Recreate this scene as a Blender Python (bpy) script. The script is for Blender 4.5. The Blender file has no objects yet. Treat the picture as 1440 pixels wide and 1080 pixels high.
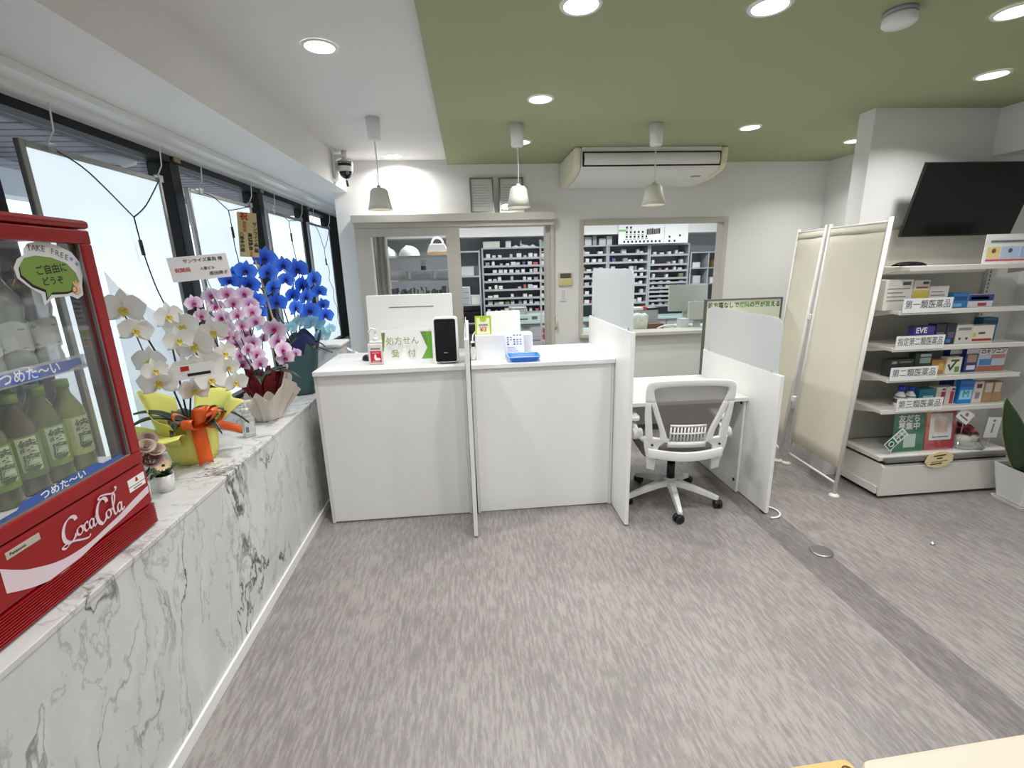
import bpy, math, random
from mathutils import Matrix, Vector
PI = math.pi
random.seed(7)
SC = bpy.context.scene
COL = SC.collection

# ---------------------------------------------------------------- camera, world, lights, exposure
cam = bpy.data.cameras.new('camera')
cam.sensor_width = 36.0
cam.lens = 656.94 / 1440 * 36.0
cam.clip_start = 0.02
cam_ob = bpy.data.objects.new('camera', cam)
COL.objects.link(cam_ob)
_y, _p, _r = math.radians(4.88174), math.radians(14.29768), math.radians(-1.57722)
_B = Matrix(((1, 0, 0), (0, 0, -1), (0, 1, 0)))
_Z = Matrix(((math.cos(_y), -math.sin(_y), 0), (math.sin(_y), math.cos(_y), 0), (0, 0, 1)))
_X = Matrix(((1, 0, 0), (0, math.cos(_p), -math.sin(_p)), (0, math.sin(_p), math.cos(_p))))
_R = Matrix(((math.cos(_r), -math.sin(_r), 0), (math.sin(_r), math.cos(_r), 0), (0, 0, 1)))
_M = _R @ _X @ _B @ _Z
_C = Matrix((_M[0], -Vector(_M[1]), -Vector(_M[2]))).transposed()
cam_ob.matrix_world = Matrix.Translation((0, 0, 1.64)) @ _C.to_4x4()
SC.camera = cam_ob

SC.view_settings.view_transform = 'Standard'
SC.view_settings.look = 'None'
SC.view_settings.gamma = 1.0
SC.view_settings.use_curve_mapping = False
SC.view_settings.exposure = 0.03

world = bpy.data.worlds.new('overcast_sky')
SC.world = world
world.use_nodes = True
_bg = world.node_tree.nodes['Background']
_bg.inputs[0].default_value = (0.80, 0.90, 1.0, 1)
_bg.inputs[1].default_value = 2.2

LAMP_W = 8.3      # each ceiling downlight
PEND_W = 0.6       # each pendant bulb
BACK_W = 25.0      # fluorescent panels of the dispensary

def lamp(name, loc, power, size, color=(1, 0.995, 1.0), spread=2.35, shape='DISK', size_y=None, rot=(0, 0, 0)):
    l = bpy.data.lights.new(name, 'AREA')
    l.shape = shape
    l.size = size
    if size_y: l.size_y = size_y
    l.energy = power
    l.color = color
    l.spread = spread
    o = bpy.data.objects.new(name, l)
    o.location = loc
    o.rotation_euler = rot
    COL.objects.link(o)
    return o

# ---------------------------------------------------------------- helpers
def lin(c):
    c /= 255.0
    return c / 12.92 if c <= 0.04045 else ((c + 0.055) / 1.055) ** 2.4

MATS = {}
def mat(name, rgb, rough=0.5, metal=0.0, emit=0.0, vary=0.0, vscale=8.0, bump=0.0, bscale=200.0, spec=None, coat=0.0, alpha=None, trans=0.0, ior=1.45):
    if name in MATS: return MATS[name]
    m = bpy.data.materials.new(name)
    m.use_nodes = True
    nt = m.node_tree
    b = nt.nodes['Principled BSDF']
    c = (lin(rgb[0]), lin(rgb[1]), lin(rgb[2]), 1)
    b.inputs['Base Color'].default_value = c
    b.inputs['Roughness'].default_value = rough
    b.inputs['Metallic'].default_value = metal
    if spec is not None: b.inputs['Specular IOR Level'].default_value = spec
    if coat: b.inputs['Coat Weight'].default_value = coat
    if trans:
        b.inputs['Transmission Weight'].default_value = trans
        b.inputs['IOR'].default_value = ior
    if emit:
        b.inputs['Emission Color'].default_value = c
        b.inputs['Emission Strength'].default_value = emit
    if alpha is not None: b.inputs['Alpha'].default_value = alpha
    if vary or bump:
        tc = nt.nodes.new('ShaderNodeTexCoord')
    if vary:
        n = nt.nodes.new('ShaderNodeTexNoise')
        n.inputs['Scale'].default_value = vscale
        n.inputs['Detail'].default_value = 4
        nt.links.new(tc.outputs['Object'], n.inputs['Vector'])
        mx = nt.nodes.new('ShaderNodeMix'); mx.data_type = 'RGBA'
        mx.inputs['A'].default_value = tuple(x * (1 - vary) for x in c[:3]) + (1,)
        mx.inputs['B'].default_value = tuple(min(1, x * (1 + vary)) for x in c[:3]) + (1,)
        nt.links.new(n.outputs['Fac'], mx.inputs['Factor'])
        nt.links.new(mx.outputs['Result'], b.inputs['Base Color'])
    if bump:
        n2 = nt.nodes.new('ShaderNodeTexNoise')
        n2.inputs['Scale'].default_value = bscale
        n2.inputs['Detail'].default_value = 3
        nt.links.new(tc.outputs['Object'], n2.inputs['Vector'])
        bp = nt.nodes.new('ShaderNodeBump')
        bp.inputs['Strength'].default_value = bump
        bp.inputs['Distance'].default_value = 0.002
        nt.links.new(n2.outputs['Fac'], bp.inputs['Height'])
        nt.links.new(bp.outputs['Normal'], b.inputs['Normal'])
    MATS[name] = m
    return m

def sheet_mat(name, rgb, opacity, rough=0.1, gloss=0.08, translucent=0.0, fres=0.5):
    """thin glass / plastic sheet: part see-through, part diffuse, with a gloss layer"""
    if name in MATS: return MATS[name]
    m = bpy.data.materials.new(name); m.use_nodes = True
    nt = m.node_tree; nt.nodes.clear()
    c = (lin(rgb[0]), lin(rgb[1]), lin(rgb[2]), 1)
    out = nt.nodes.new('ShaderNodeOutputMaterial')
    tr = nt.nodes.new('ShaderNodeBsdfTransparent')
    df = nt.nodes.new('ShaderNodeBsdfDiffuse'); df.inputs[0].default_value = c
    body = df
    if translucent:
        tl = nt.nodes.new('ShaderNodeBsdfTranslucent'); tl.inputs[0].default_value = c
        mt = nt.nodes.new('ShaderNodeMixShader'); mt.inputs[0].default_value = translucent
        nt.links.new(df.outputs[0], mt.inputs[1]); nt.links.new(tl.outputs[0], mt.inputs[2])
        body = mt
    mx = nt.nodes.new('ShaderNodeMixShader'); mx.inputs[0].default_value = opacity
    nt.links.new(tr.outputs[0], mx.inputs[1]); nt.links.new(body.outputs[0], mx.inputs[2])
    gl = nt.nodes.new('ShaderNodeBsdfGlossy'); gl.inputs['Roughness'].default_value = rough
    fr = nt.nodes.new('ShaderNodeLayerWeight'); fr.inputs[0].default_value = 0.25
    mm = nt.nodes.new('ShaderNodeMath'); mm.operation = 'MULTIPLY_ADD'
    mm.inputs[1].default_value = fres; mm.inputs[2].default_value = gloss * 0.5
    nt.links.new(fr.outputs['Fresnel'], mm.inputs[0])
    m2 = nt.nodes.new('ShaderNodeMixShader')
    nt.links.new(mm.outputs[0], m2.inputs[0]); nt.links.new(mx.outputs[0], m2.inputs[1]); nt.links.new(gl.outputs[0], m2.inputs[2])
    nt.links.new(m2.outputs[0], out.inputs[0])
    MATS[name] = m
    return m

def T(x=0, y=0, z=0, rz=0, rx=0, ry=0):
    return Matrix.Translation((x, y, z)) @ Matrix.Rotation(rz, 4, 'Z') @ Matrix.Rotation(ry, 4, 'Y') @ Matrix.Rotation(rx, 4, 'X')

class MB:
    """collects simple shapes into one mesh"""
    def __init__(s): s.v = []; s.f = []; s.sm = []
    def add(s, vs, fs, m=None, smooth=False):
        k = len(s.v)
        for v in vs:
            v = Vector(v)
            s.v.append(tuple(m @ v) if m is not None else tuple(v))
        for f in fs:
            s.f.append(tuple(i + k for i in f)); s.sm.append(smooth)
        return s
    def box(s, x0, x1, y0, y1, z0, z1, m=None):
        vs = [(x0, y0, z0), (x1, y0, z0), (x1, y1, z0), (x0, y1, z0), (x0, y0, z1), (x1, y0, z1), (x1, y1, z1), (x0, y1, z1)]
        return s.add(vs, [(0, 3, 2, 1), (4, 5, 6, 7), (0, 1, 5, 4), (1, 2, 6, 5), (2, 3, 7, 6), (3, 0, 4, 7)], m)
    def prism(s, poly, h0, h1, axis='z', m=None, smooth=False):
        n = len(poly)
        def P(a, b, h):
            return {'z': (a, b, h), 'x': (h, a, b), 'y': (a, h, b)}[axis]
        vs = [P(a, b, h0) for a, b in poly] + [P(a, b, h1) for a, b in poly]
        area = sum(poly[i][0] * poly[(i + 1) % n][1] - poly[(i + 1) % n][0] * poly[i][1] for i in range(n))
        flip = (area < 0) != (axis == 'y')
        fs = [tuple(range(n - 1, -1, -1)), tuple(range(n, 2 * n))] + [(i, (i + 1) % n, n + (i + 1) % n, n + i) for i in range(n)]
        if flip: fs = [tuple(reversed(f)) for f in fs]
        k = len(s.f)
        s.add(vs, fs, m)
        if smooth:
            for i in range(k + 2, len(s.f)): s.sm[i] = True
        return s
    def lathe(s, prof, n=20, m=None, fn=None, smooth=True, cap=True):
        """prof: [(r, z)], optional fn(angle, i) -> radius factor, dz"""
        vs = []
        for i, (r, z) in enumerate(prof):
            for k in range(n):
                a = 2 * PI * k / n
                q, dz = fn(a, i) if fn else (1, 0)
                vs.append((r * q * math.cos(a), r * q * math.sin(a), z + dz))
        fs = []
        for i in range(len(prof) - 1):
            for k in range(n):
                fs.append((i * n + k, i * n + (k + 1) % n, (i + 1) * n + (k + 1) % n, (i + 1) * n + k))
        s.add(vs, fs, m, smooth)
        if cap:
            b = len(s.v) - len(vs)
            if prof[0][0] > 1e-5: s.f.append(tuple(b + k for k in range(n - 1, -1, -1))); s.sm.append(False)
            if prof[-1][0] > 1e-5: s.f.append(tuple(b + (len(prof) - 1) * n + k for k in range(n))); s.sm.append(False)
        return s
    def cyl(s, r, z0, z1, n=20, m=None, r2=None):
        return s.lathe([(r, z0), (r if r2 is None else r2, z1)], n, m)
    def ell(s, rx, ry, rz, n=12, k=8, m=None):
        pr = [(max(1e-6, math.sin(PI * i / k)), -math.cos(PI * i / k)) for i in range(k + 1)]
        mm = Matrix.Diagonal((rx, ry, rz, 1))
        return s.lathe(pr, n, (m @ mm) if m is not None else mm, cap=False)
    def tube(s, pts, r, n=6, m=None, closed=False, r2=None):
        pts = [Vector(p) for p in pts]
        N = len(pts); vs = []
        up = None
        for i, p in enumerate(pts):
            if closed: d = pts[(i + 1) % N] - pts[i - 1]
            else: d = pts[min(i + 1, N - 1)] - pts[max(i - 1, 0)]
            d.normalize()
            if up is None:
                up = Vector((0, 0, 1)) if abs(d.z) < 0.9 else Vector((1, 0, 0))
            a = d.cross(up)
            if a.length < 1e-4: a = d.orthogonal()
            a.normalize(); b = a.cross(d).normalized(); up = b
            rr = r if r2 is None else r + (r2 - r) * i / (N - 1)
            for k in range(n):
                t = 2 * PI * k / n
                vs.append(p + a * (rr * math.cos(t)) + b * (rr * math.sin(t)))
        fs = []
        for i in range(N if closed else N - 1):
            j = (i + 1) % N
            for k in range(n):
                fs.append((i * n + k, i * n + (k + 1) % n, j * n + (k + 1) % n, j * n + k))
        if not closed:
            fs.append(tuple(range(n - 1, -1, -1))); fs.append(tuple((N - 1) * n + k for k in range(n)))
        fs = [tuple(reversed(f)) for f in fs]
        return s.add(vs, fs, m, True)
    def surf(s, fn, nu, nv, m=None, smooth=True, th=0.0):
        """grid surface fn(u, v) with u, v in 0..1"""
        vs = [fn(i / nu, j / nv) for j in range(nv + 1) for i in range(nu + 1)]
        fs = [(j * (nu + 1) + i, j * (nu + 1) + i + 1, (j + 1) * (nu + 1) + i + 1, (j + 1) * (nu + 1) + i) for j in range(nv) for i in range(nu)]
        return s.add(vs, fs, m, smooth)
    def ribbon(s, path, x, nib=0.010, thin=0.0025, ang=0.6, axis='x', th=0.001, m=None):
        """flat calligraphic stroke in the (y, z) plane at height x"""
        pts = spline([(a, b, 0) for a, b in path], 8)
        L = []; R = []
        for i, p in enumerate(pts):
            d = pts[min(i + 1, len(pts) - 1)] - pts[max(i - 1, 0)]
            t = math.atan2(d.y, d.x)
            w = (thin + (nib - thin) * abs(math.sin(t - ang))) / 2
            nn = Vector((-d.y, d.x, 0)).normalized() * w
            L.append(p + nn); R.append(p - nn)
        n = len(pts)
        vs = [(x + 0.0005 * i / n, q.x, q.y) for i, q in enumerate(L)] + [(x + 0.0005 * i / n, q.x, q.y) for i, q in enumerate(R)]
        fs = [(n + i, n + i + 1, i + 1, i) for i in range(n - 1)]
        return s.add(vs, fs, m)
    def mesh(s, name):
        me = bpy.data.meshes.new(name)
        me.from_pydata(s.v, [], s.f)
        me.polygons.foreach_set('use_smooth', s.sm)
        me.update()
        return me

def spline(pts, k=6, closed=False):
    """Catmull-Rom through points"""
    P = [Vector(p) for p in pts]; n = len(P); out = []
    for i in range(n if closed else n - 1):
        if closed: a, b, c, d = P[i - 1], P[i], P[(i + 1) % n], P[(i + 2) % n]
        else: a, b, c, d = P[max(i - 1, 0)], P[i], P[i + 1], P[min(i + 2, n - 1)]
        for j in range(k):
            t = j / k
            out.append(0.5 * ((2 * b) + (c - a) * t + (2 * a - 5 * b + 4 * c - d) * t * t + (3 * b - 3 * c + d - a) * t ** 3))
    if not closed: out.append(P[-1])
    return out

def rrect(w, h, r, n=5, cx=0, cy=0):
    o = []
    for q, (sx, sy) in enumerate(((1, 1), (-1, 1), (-1, -1), (1, -1))):
        for i in range(n + 1):
            a = PI / 2 * (q + i / n)
            o.append((cx + sx * (w / 2 - r) + r * math.cos(a), cy + sy * (h / 2 - r) + r * math.sin(a)))
    return o

def wloc(o):
    v = Vector((0, 0, 0))
    while o is not None:
        v += o.location; o = o.parent
    return v

def ob(name, mb, m, parent=None, world=False, bevel=0.0, loc=None, rot=None, solid=0.0, sub=0, kind=None):
    me = mb.mesh(name) if isinstance(mb, MB) else mb
    if not me.materials: me.materials.append(m)
    o = bpy.data.objects.new(name, me)
    COL.objects.link(o)
    if parent is not None:
        o.parent = parent
        if world: me.transform(Matrix.Translation(-wloc(parent)))
    if loc: o.location = loc
    if rot: o.rotation_euler = rot
    if solid:
        md = o.modifiers.new('solid', 'SOLIDIFY'); md.thickness = solid; md.offset = 0
    if sub:
        md = o.modifiers.new('sub', 'SUBSURF'); md.levels = sub; md.render_levels = sub
    if bevel:
        md = o.modifiers.new('bevel', 'BEVEL'); md.width = bevel; md.segments = 2; md.limit_method = 'ANGLE'; md.angle_limit = 0.7
    if kind: o['kind'] = kind
    return o

def tag(o, label, cat, group=None, kind=None):
    o['label'] = label; o['category'] = cat
    if group: o['group'] = group
    if kind: o['kind'] = kind
    return o

def thing(name, label, cat, loc=(0, 0, 0), rz=0, group=None):
    o = bpy.data.objects.new(name, None)
    o.empty_display_size = 0.05
    COL.objects.link(o)
    o.location = loc; o.rotation_euler = (0, 0, rz)
    return tag(o, label, cat, group)

KIDS = {}
def copy_tree(o, loc=None, rz=None, label=None, parent=None):
    c = o.copy(); COL.objects.link(c)
    if parent is not None: c.parent = parent
    if loc is not None: c.location = loc
    if rz is not None: c.rotation_euler = (0, 0, rz)
    if label: c['label'] = label
    for ch in list(o.children): copy_tree(ch, parent=c)
    return c

def text(body, size, m, parent=None, loc=(0, 0, 0), rot=(PI / 2, 0, 0), align='CENTER', bold=0.0, name='lettering', shear=0.0, space=1.0, line=1.0, sx=1.0, world=False):
    cu = bpy.data.curves.new(name, 'FONT')
    cu.body = body; cu.size = size; cu.align_x = align; cu.align_y = 'CENTER'
    cu.offset = bold; cu.shear = shear; cu.space_character = space; cu.space_line = line
    cu.resolution_u = 2
    cu.fill_mode = 'FRONT'
    t = bpy.data.objects.new(name, cu)
    COL.objects.link(t)
    me = bpy.data.meshes.new_from_object(t)
    bpy.data.objects.remove(t)
    bpy.data.curves.remove(cu)
    if sx != 1.0: me.transform(Matrix.Diagonal((sx, 1, 1, 1)))
    me.name = name
    me.materials.clear(); me.materials.append(m)
    o = bpy.data.objects.new(name, me)
    COL.objects.link(o)
    if parent is not None:
        o.parent = parent
        if world: loc = Vector(loc) - wloc(parent)
    o.location = loc; o.rotation_euler = rot
    return o

def vtext(body): return '\n'.join(body)

FACE_X = (PI / 2, 0, PI / 2)     # lettering that faces +x
FACE_Y = (PI / 2, 0, 0)          # lettering that faces -y (towards the entrance)

# ---------------------------------------------------------------- materials
WHITE = mat('white_paint', (226, 225, 222), 0.6, vary=0.02, vscale=3)
CEILW = mat('white_ceiling_paint', (224, 223, 220), 0.75)
GREEN = mat('green_ceiling_paint', (160, 168, 130), 0.75)
LAMW = mat('white_laminate', (232, 232, 229), 0.35, vary=0.012, vscale=2)
LAMB = mat('white_laminate_edge', (214, 214, 210), 0.4)
PLASTW = mat('white_plastic', (230, 230, 228), 0.35)
PLASTG = mat('grey_plastic', (160, 162, 164), 0.45)
BLACKP = mat('black_plastic', (18, 18, 19), 0.35)
BLACKF = mat('black_frame_metal', (9, 9, 10), 0.55, spec=0.3)
ALU = mat('brushed_aluminium', (150, 150, 148), 0.35, metal=0.8)
CHROME = mat('chrome', (200, 200, 200), 0.15, metal=1.0)
BEIGE = mat('beige_laminate', (192, 187, 176), 0.5, vary=0.02, vscale=4)
CREAM = mat('cream_plastic', (214, 208, 186), 0.5)
STEELG = mat('light_grey_steel', (176, 178, 180), 0.45, vary=0.02)
DARKG = mat('dark_grey_steel', (92, 95, 100), 0.5)
PAPER = mat('white_paper', (238, 238, 236), 0.7)
INK = mat('black_ink', (25, 25, 25), 0.7)
INKG = mat('grey_ink', (120, 122, 125), 0.7)
REDINK = mat('red_ink', (190, 30, 25), 0.6)
GREENINK = mat('green_ink', (122, 178, 50), 0.6)
LEAF = mat('dark_green_leaf', (30, 52, 26), 0.35, vary=0.25, vscale=20)
STEM = mat('dark_stem', (36, 40, 26), 0.6)
GLASS = sheet_mat('clear_glass', (235, 240, 240), 0.02, 0.02, 0.05, 0.0, 0.10)
FROST = sheet_mat('frosted_acrylic', (236, 238, 240), 0.84, 0.10, 0.12, 0.5)
CLEARP = sheet_mat('clear_plastic', (225, 232, 235), 0.30, 0.1, 0.12)

def floor_mat():
    m = bpy.data.materials.new('grey_vinyl_floor'); m.use_nodes = True
    nt = m.node_tree; b = nt.nodes['Principled BSDF']
    tc = nt.nodes.new('ShaderNodeTexCoord')
    def noise(sx, sy, sc, det, rough=0.6):
        mp = nt.nodes.new('ShaderNodeMapping'); mp.inputs['Scale'].default_value = (sx, sy, 1)
        nt.links.new(tc.outputs['Object'], mp.inputs['Vector'])
        n = nt.nodes.new('ShaderNodeTexNoise'); n.inputs['Scale'].default_value = sc
        n.inputs['Detail'].default_value = det; n.inputs['Roughness'].default_value = rough
        nt.links.new(mp.outputs[0], n.inputs['Vector'])
        return n.outputs['Fac']
    a = noise(11, 1.6, 6, 7, 0.62); c = noise(1.0, 0.6, 2.0, 3); d = noise(34, 5, 7, 4, 0.7)
    add = nt.nodes.new('ShaderNodeMath'); add.operation = 'MULTIPLY_ADD'; add.inputs[1].default_value = 0.45
    nt.links.new(d, add.inputs[0]); nt.links.new(a, add.inputs[2])
    add2 = nt.nodes.new('ShaderNodeMath'); add2.operation = 'MULTIPLY_ADD'; add2.inputs[1].default_value = 0.35
    nt.links.new(c, add2.inputs[0]); nt.links.new(add.outputs[0], add2.inputs[2])
    r = nt.nodes.new('ShaderNodeValToRGB')
    e = r.color_ramp.elements
    def c4(*k): return (lin(k[0]), lin(k[1]), lin(k[2]), 1)
    e[0].position = 0.55; e[0].color = c4(112, 108, 105)
    e[1].position = 1.28 / 1.3; e[1].color = c4(150, 145, 141)
    mid = r.color_ramp.elements.new(0.78); mid.color = c4(126, 121, 118)
    mid2 = r.color_ramp.elements.new(0.88); mid2.color = c4(133, 128, 125)
    nt.links.new(add2.outputs[0], r.inputs[0])
    # darker inlaid guide strip that runs from the desk panel towards the entrance
    sep = nt.nodes.new('ShaderNodeSeparateXYZ'); nt.links.new(tc.outputs['Object'], sep.inputs[0])
    def step(lo, op):
        q = nt.nodes.new('ShaderNodeMath'); q.operation = op; q.inputs[1].default_value = lo
        nt.links.new(sep.outputs['X'], q.inputs[0]); return q.outputs[0]
    s1, s2 = step(1.755, 'GREATER_THAN'), step(1.965, 'LESS_THAN')
    mu = nt.nodes.new('ShaderNodeMath'); mu.operation = 'MULTIPLY'
    nt.links.new(s1, mu.inputs[0]); nt.links.new(s2, mu.inputs[1])
    mu2 = nt.nodes.new('ShaderNodeMath'); mu2.operation = 'MULTIPLY'; mu2.inputs[1].default_value = 0.75
    nt.links.new(mu.outputs[0], mu2.inputs[0])
    mx = nt.nodes.new('ShaderNodeMix'); mx.data_type = 'RGBA'; mx.blend_type = 'MULTIPLY'
    mx.inputs['B'].default_value = (0.60, 0.59, 0.60, 1)
    nt.links.new(mu2.outputs[0], mx.inputs['Factor']); nt.links.new(r.outputs[0], mx.inputs['A'])
    nt.links.new(mx.outputs['Result'], b.inputs['Base Color'])
    b.inputs['Roughness'].default_value = 0.38
    b.inputs['Specular IOR Level'].default_value = 0.4
    return m

def marble_mat():
    m = bpy.data.materials.new('white_marble'); m.use_nodes = True
    nt = m.node_tree; b = nt.nodes['Principled BSDF']
    tc = nt.nodes.new('ShaderNodeTexCoord')
    mp0 = nt.nodes.new('ShaderNodeMapping'); mp0.inputs['Rotation'].default_value = (0.55, 0.2, 0.1)
    mp0.inputs['Scale'].default_value = (1.0, 1.35, 0.75)
    nt.links.new(tc.outputs['Object'], mp0.inputs['Vector'])
    warp = nt.nodes.new('ShaderNodeTexNoise'); warp.inputs['Scale'].default_value = 3.2; warp.inputs['Detail'].default_value = 6
    nt.links.new(mp0.outputs[0], warp.inputs['Vector'])
    vm = nt.nodes.new('ShaderNodeVectorMath'); vm.operation = 'MULTIPLY_ADD'; vm.inputs[1].default_value = (0.5, 0.5, 0.5)
    nt.links.new(warp.outputs['Color'], vm.inputs[0]); nt.links.new(mp0.outputs[0], vm.inputs[2])
    def veins(scale, width, sx):
        mp = nt.nodes.new('ShaderNodeMapping'); mp.inputs['Scale'].default_value = sx
        nt.links.new(vm.outputs[0], mp.inputs['Vector'])
        n = nt.nodes.new('ShaderNodeTexNoise'); n.inputs['Scale'].default_value = scale; n.inputs['Detail'].default_value = 5
        n.inputs['Roughness'].default_value = 0.55
        nt.links.new(mp.outputs[0], n.inputs['Vector'])
        s = nt.nodes.new('ShaderNodeMath'); s.operation = 'SUBTRACT'; s.inputs[1].default_value = 0.5
        nt.links.new(n.outputs['Fac'], s.inputs[0])
        a = nt.nodes.new('ShaderNodeMath'); a.operation = 'ABSOLUTE'; nt.links.new(s.outputs[0], a.inputs[0])
        mr = nt.nodes.new('ShaderNodeMapRange'); mr.inputs['From Min'].default_value = 0.0; mr.inputs['From Max'].default_value = width
        mr.inputs['To Min'].default_value = 1; mr.inputs['To Max'].default_value = 0
        nt.links.new(a.outputs[0], mr.inputs['Value'])
        return mr.outputs[0]
    v1 = veins(1.35, 0.011, (1, 1.3, 0.75)); v2 = veins(3.2, 0.016, (1, 1.4, 0.6)); v3 = veins(2.4, 0.14, (1, 1.3, 0.6))
    mask = nt.nodes.new('ShaderNodeTexNoise'); mask.inputs['Scale'].default_value = 2.6; mask.inputs['Detail'].default_value = 3
    nt.links.new(mp0.outputs[0], mask.inputs['Vector'])
    mk = nt.nodes.new('ShaderNodeMapRange'); mk.inputs['From Min'].default_value = 0.40; mk.inputs['From Max'].default_value = 0.60
    nt.links.new(mask.outputs['Fac'], mk.inputs['Value'])
    def mul(a, bb, k=None):
        q = nt.nodes.new('ShaderNodeMath'); q.operation = 'MULTIPLY'
        nt.links.new(a, q.inputs[0])
        if k is None: nt.links.new(bb, q.inputs[1])
        else: q.inputs[1].default_value = k
        return q.outputs[0]
    def addn(a, bb):
        q = nt.nodes.new('ShaderNodeMath'); q.operation = 'ADD'; q.use_clamp = True
        nt.links.new(a, q.inputs[0]); nt.links.new(bb, q.inputs[1]); return q.outputs[0]
    tot = addn(addn(mul(mul(v1, mk.outputs[0]), None, 0.95), mul(v2, None, 0.30)), mul(v3, None, 0.12))
    mx = nt.nodes.new('ShaderNodeMix'); mx.data_type = 'RGBA'
    mx.inputs['A'].default_value = (lin(213), lin(213), lin(210), 1)
    mx.inputs['B'].default_value = (lin(62), lin(62), lin(66), 1)
    nt.links.new(tot, mx.inputs['Factor'])
    nt.links.new(mx.outputs['Result'], b.inputs['Base Color'])
    b.inputs['Roughness'].default_value = 0.35
    return m
MARBLE = marble_mat()

# ---------------------------------------------------------------- the room
ob('floor', MB().box(-1.20, 4.3, -2.7, 7.6, -0.05, 0.0), floor_mat(), kind='structure')
ob('ceiling', MB().box(-1.09, -0.142, -2.7, 4.82, 2.59, 2.66), CEILW, kind='structure')
ob('ceiling', MB().box(-0.142, 4.0, -2.7, 4.82, 2.55, 2.66), GREEN, kind='structure')
ob('ceiling', MB().box(-1.3, 4.3, 4.82, 7.6, 2.45, 2.55), CEILW, kind='structure')
ob('trim_1', MB().box(-1.72, -1.065, -2.7, 4.70, 2.325, 2.66), WHITE, kind='structure')
bt = MB().box(-1.55, -1.43, -2.7, 6.4, 2.295, 2.3245)
bt.box(-1.60, -1.52, -2.7, 6.4, 2.272, 2.295)
ob('trim_2', bt, PLASTW, kind='structure')

# marble window ledge along the left side
wl = ob('wall_left', MB().box(-1.66, -1.07, -2.7, 6.4, 0.0, 0.78), MARBLE, kind='structure')
ob('ledge_top', MB().box(-1.66, -1.068, -2.7, 6.4, 0.78, 0.80), MARBLE, wl, bevel=0.003)
ob('baseboard_left', MB().box(-1.07, -1.058, -2.7, 3.6, 0.0, 0.055), PLASTW, bevel=0.002, kind='structure')

wb = MB()
wb.box(-1.186, -0.90, 4.70, 4.82, 0, 2.66)
wb.box(-0.90, 0.81, 4.70, 4.82, 2.0, 2.66)
wb.box(0.81, 1.125, 4.70, 4.82, 0, 2.66)
wb.box(1.125, 2.59, 4.70, 4.82, 2.03, 2.66)
wb.box(1.125, 2.59, 4.70, 4.82, 0, 0.90)
wb.box(2.59, 3.72, 4.70, 4.82, 0, 2.66)
ob('wall_back', wb, WHITE, kind='structure')
ob('wall_right', MB().box(3.95, 4.05, -2.7, 3.23, 0, 2.66), WHITE, kind='structure')
ob('wall_partition', MB().box(2.65, 3.95, 3.10, 3.23, 0, 2.56), WHITE, kind='structure')
ob('wall_alcove', MB().box(3.60, 3.72, 3.23, 4.70, 0, 2.56), WHITE, kind='structure')
ob('trim_3', MB().box(3.53, 3.95, 1.2, 3.10, 2.26, 2.56), WHITE, kind='structure')
ob('wall_front', MB().box(-1.75, 4.05, -2.8, -2.7, 0, 2.66), WHITE, kind='structure')
# dispensary behind
GREYWALL = mat('grey_blue_wall', (160, 163, 169), 0.7)
ob('wall_far', MB().box(-1.3, 4.3, 7.52, 7.6, 0, 2.5), GREYWALL, kind='structure')
ob('wall_dispensary_left', MB().box(-1.204, -1.186, 4.82, 7.6, 0, 2.5), WHITE, kind='structure')
ob('wall_dispensary_right', MB().box(4.2, 4.3, 4.82, 7.6, 0, 2.5), WHITE, kind='structure')
ob('wall_recess_end', MB().box(-1.72, -1.205, 6.4, 6.5, 0, 2.66), WHITE, kind='structure')
ob('ceiling_recess', MB().box(-1.72, -1.186, 4.70, 6.5, 2.325, 2.45), WHITE, kind='structure')
ob('trim_4', MB().box(-1.18, 4.2, 7.05, 7.52, 2.04, 2.45), WHITE, kind='structure')

# windows of the shop front, black frames
MULL = [-2.6, -1.5, -0.38, 0.74, 1.86, 2.98, 4.10, 5.22, 6.22]
fr = MB().box(-1.72, -1.60, -2.7, 6.4, 2.235, 2.30)
fr.box(-1.72, -1.60, -2.7, 6.4, 0.80, 0.84)
wf = ob('window_1', fr, BLACKF, kind='structure')
for i, y in enumerate(MULL):
    ob('mullion', MB().box(-1.72, -1.60, y - (0.17 if y > 6 else 0.045), y + (0.17 if y > 6 else 0.045), 0.84, 2.235), BLACKF, wf, bevel=0.004)
    if i < len(MULL) - 1:
        ob('pane', MB().box(-1.675, -1.669, y + 0.046, MULL[i + 1] - (0.171 if i == 7 else 0.046), 0.841, 2.234), GLASS, wf)
lt = MB()
for y in (3.06, 4.18, 5.30):
    lt.box(-1.598, -1.588, y - 0.09, y - 0.03, 2.245, 2.285)
ob('latch', lt, mat('brass_latch', (150, 140, 90), 0.4, 0.6), wf)

# canopy outside: dark boarded soffit and street light beyond
CANB = mat('mauve_grey_boards', (98, 96, 110), 0.6, vary=0.06)
can = ob('canopy', MB().box(-4.2, -1.72, -1.0, 8.0, 2.47, 2.55), BLACKF, kind='structure')
for k in range(44):
    y = 0.4 + k * 0.13
    ob('board', MB().box(-3.4, -1.73, y, y + 0.100, 2.445, 2.468), CANB, can)
ob('fascia', MB().box(-3.6, -3.4, -1.0, 8.0, 2.25, 2.47), mat('canopy_fascia', (205, 208, 212), 0.5), can)
ob('pavement_outside', MB().box(-9, -1.72, -4, 14, -0.2, -0.15), mat('outside_paving', (150, 150, 148), 0.8), kind='structure')

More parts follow.
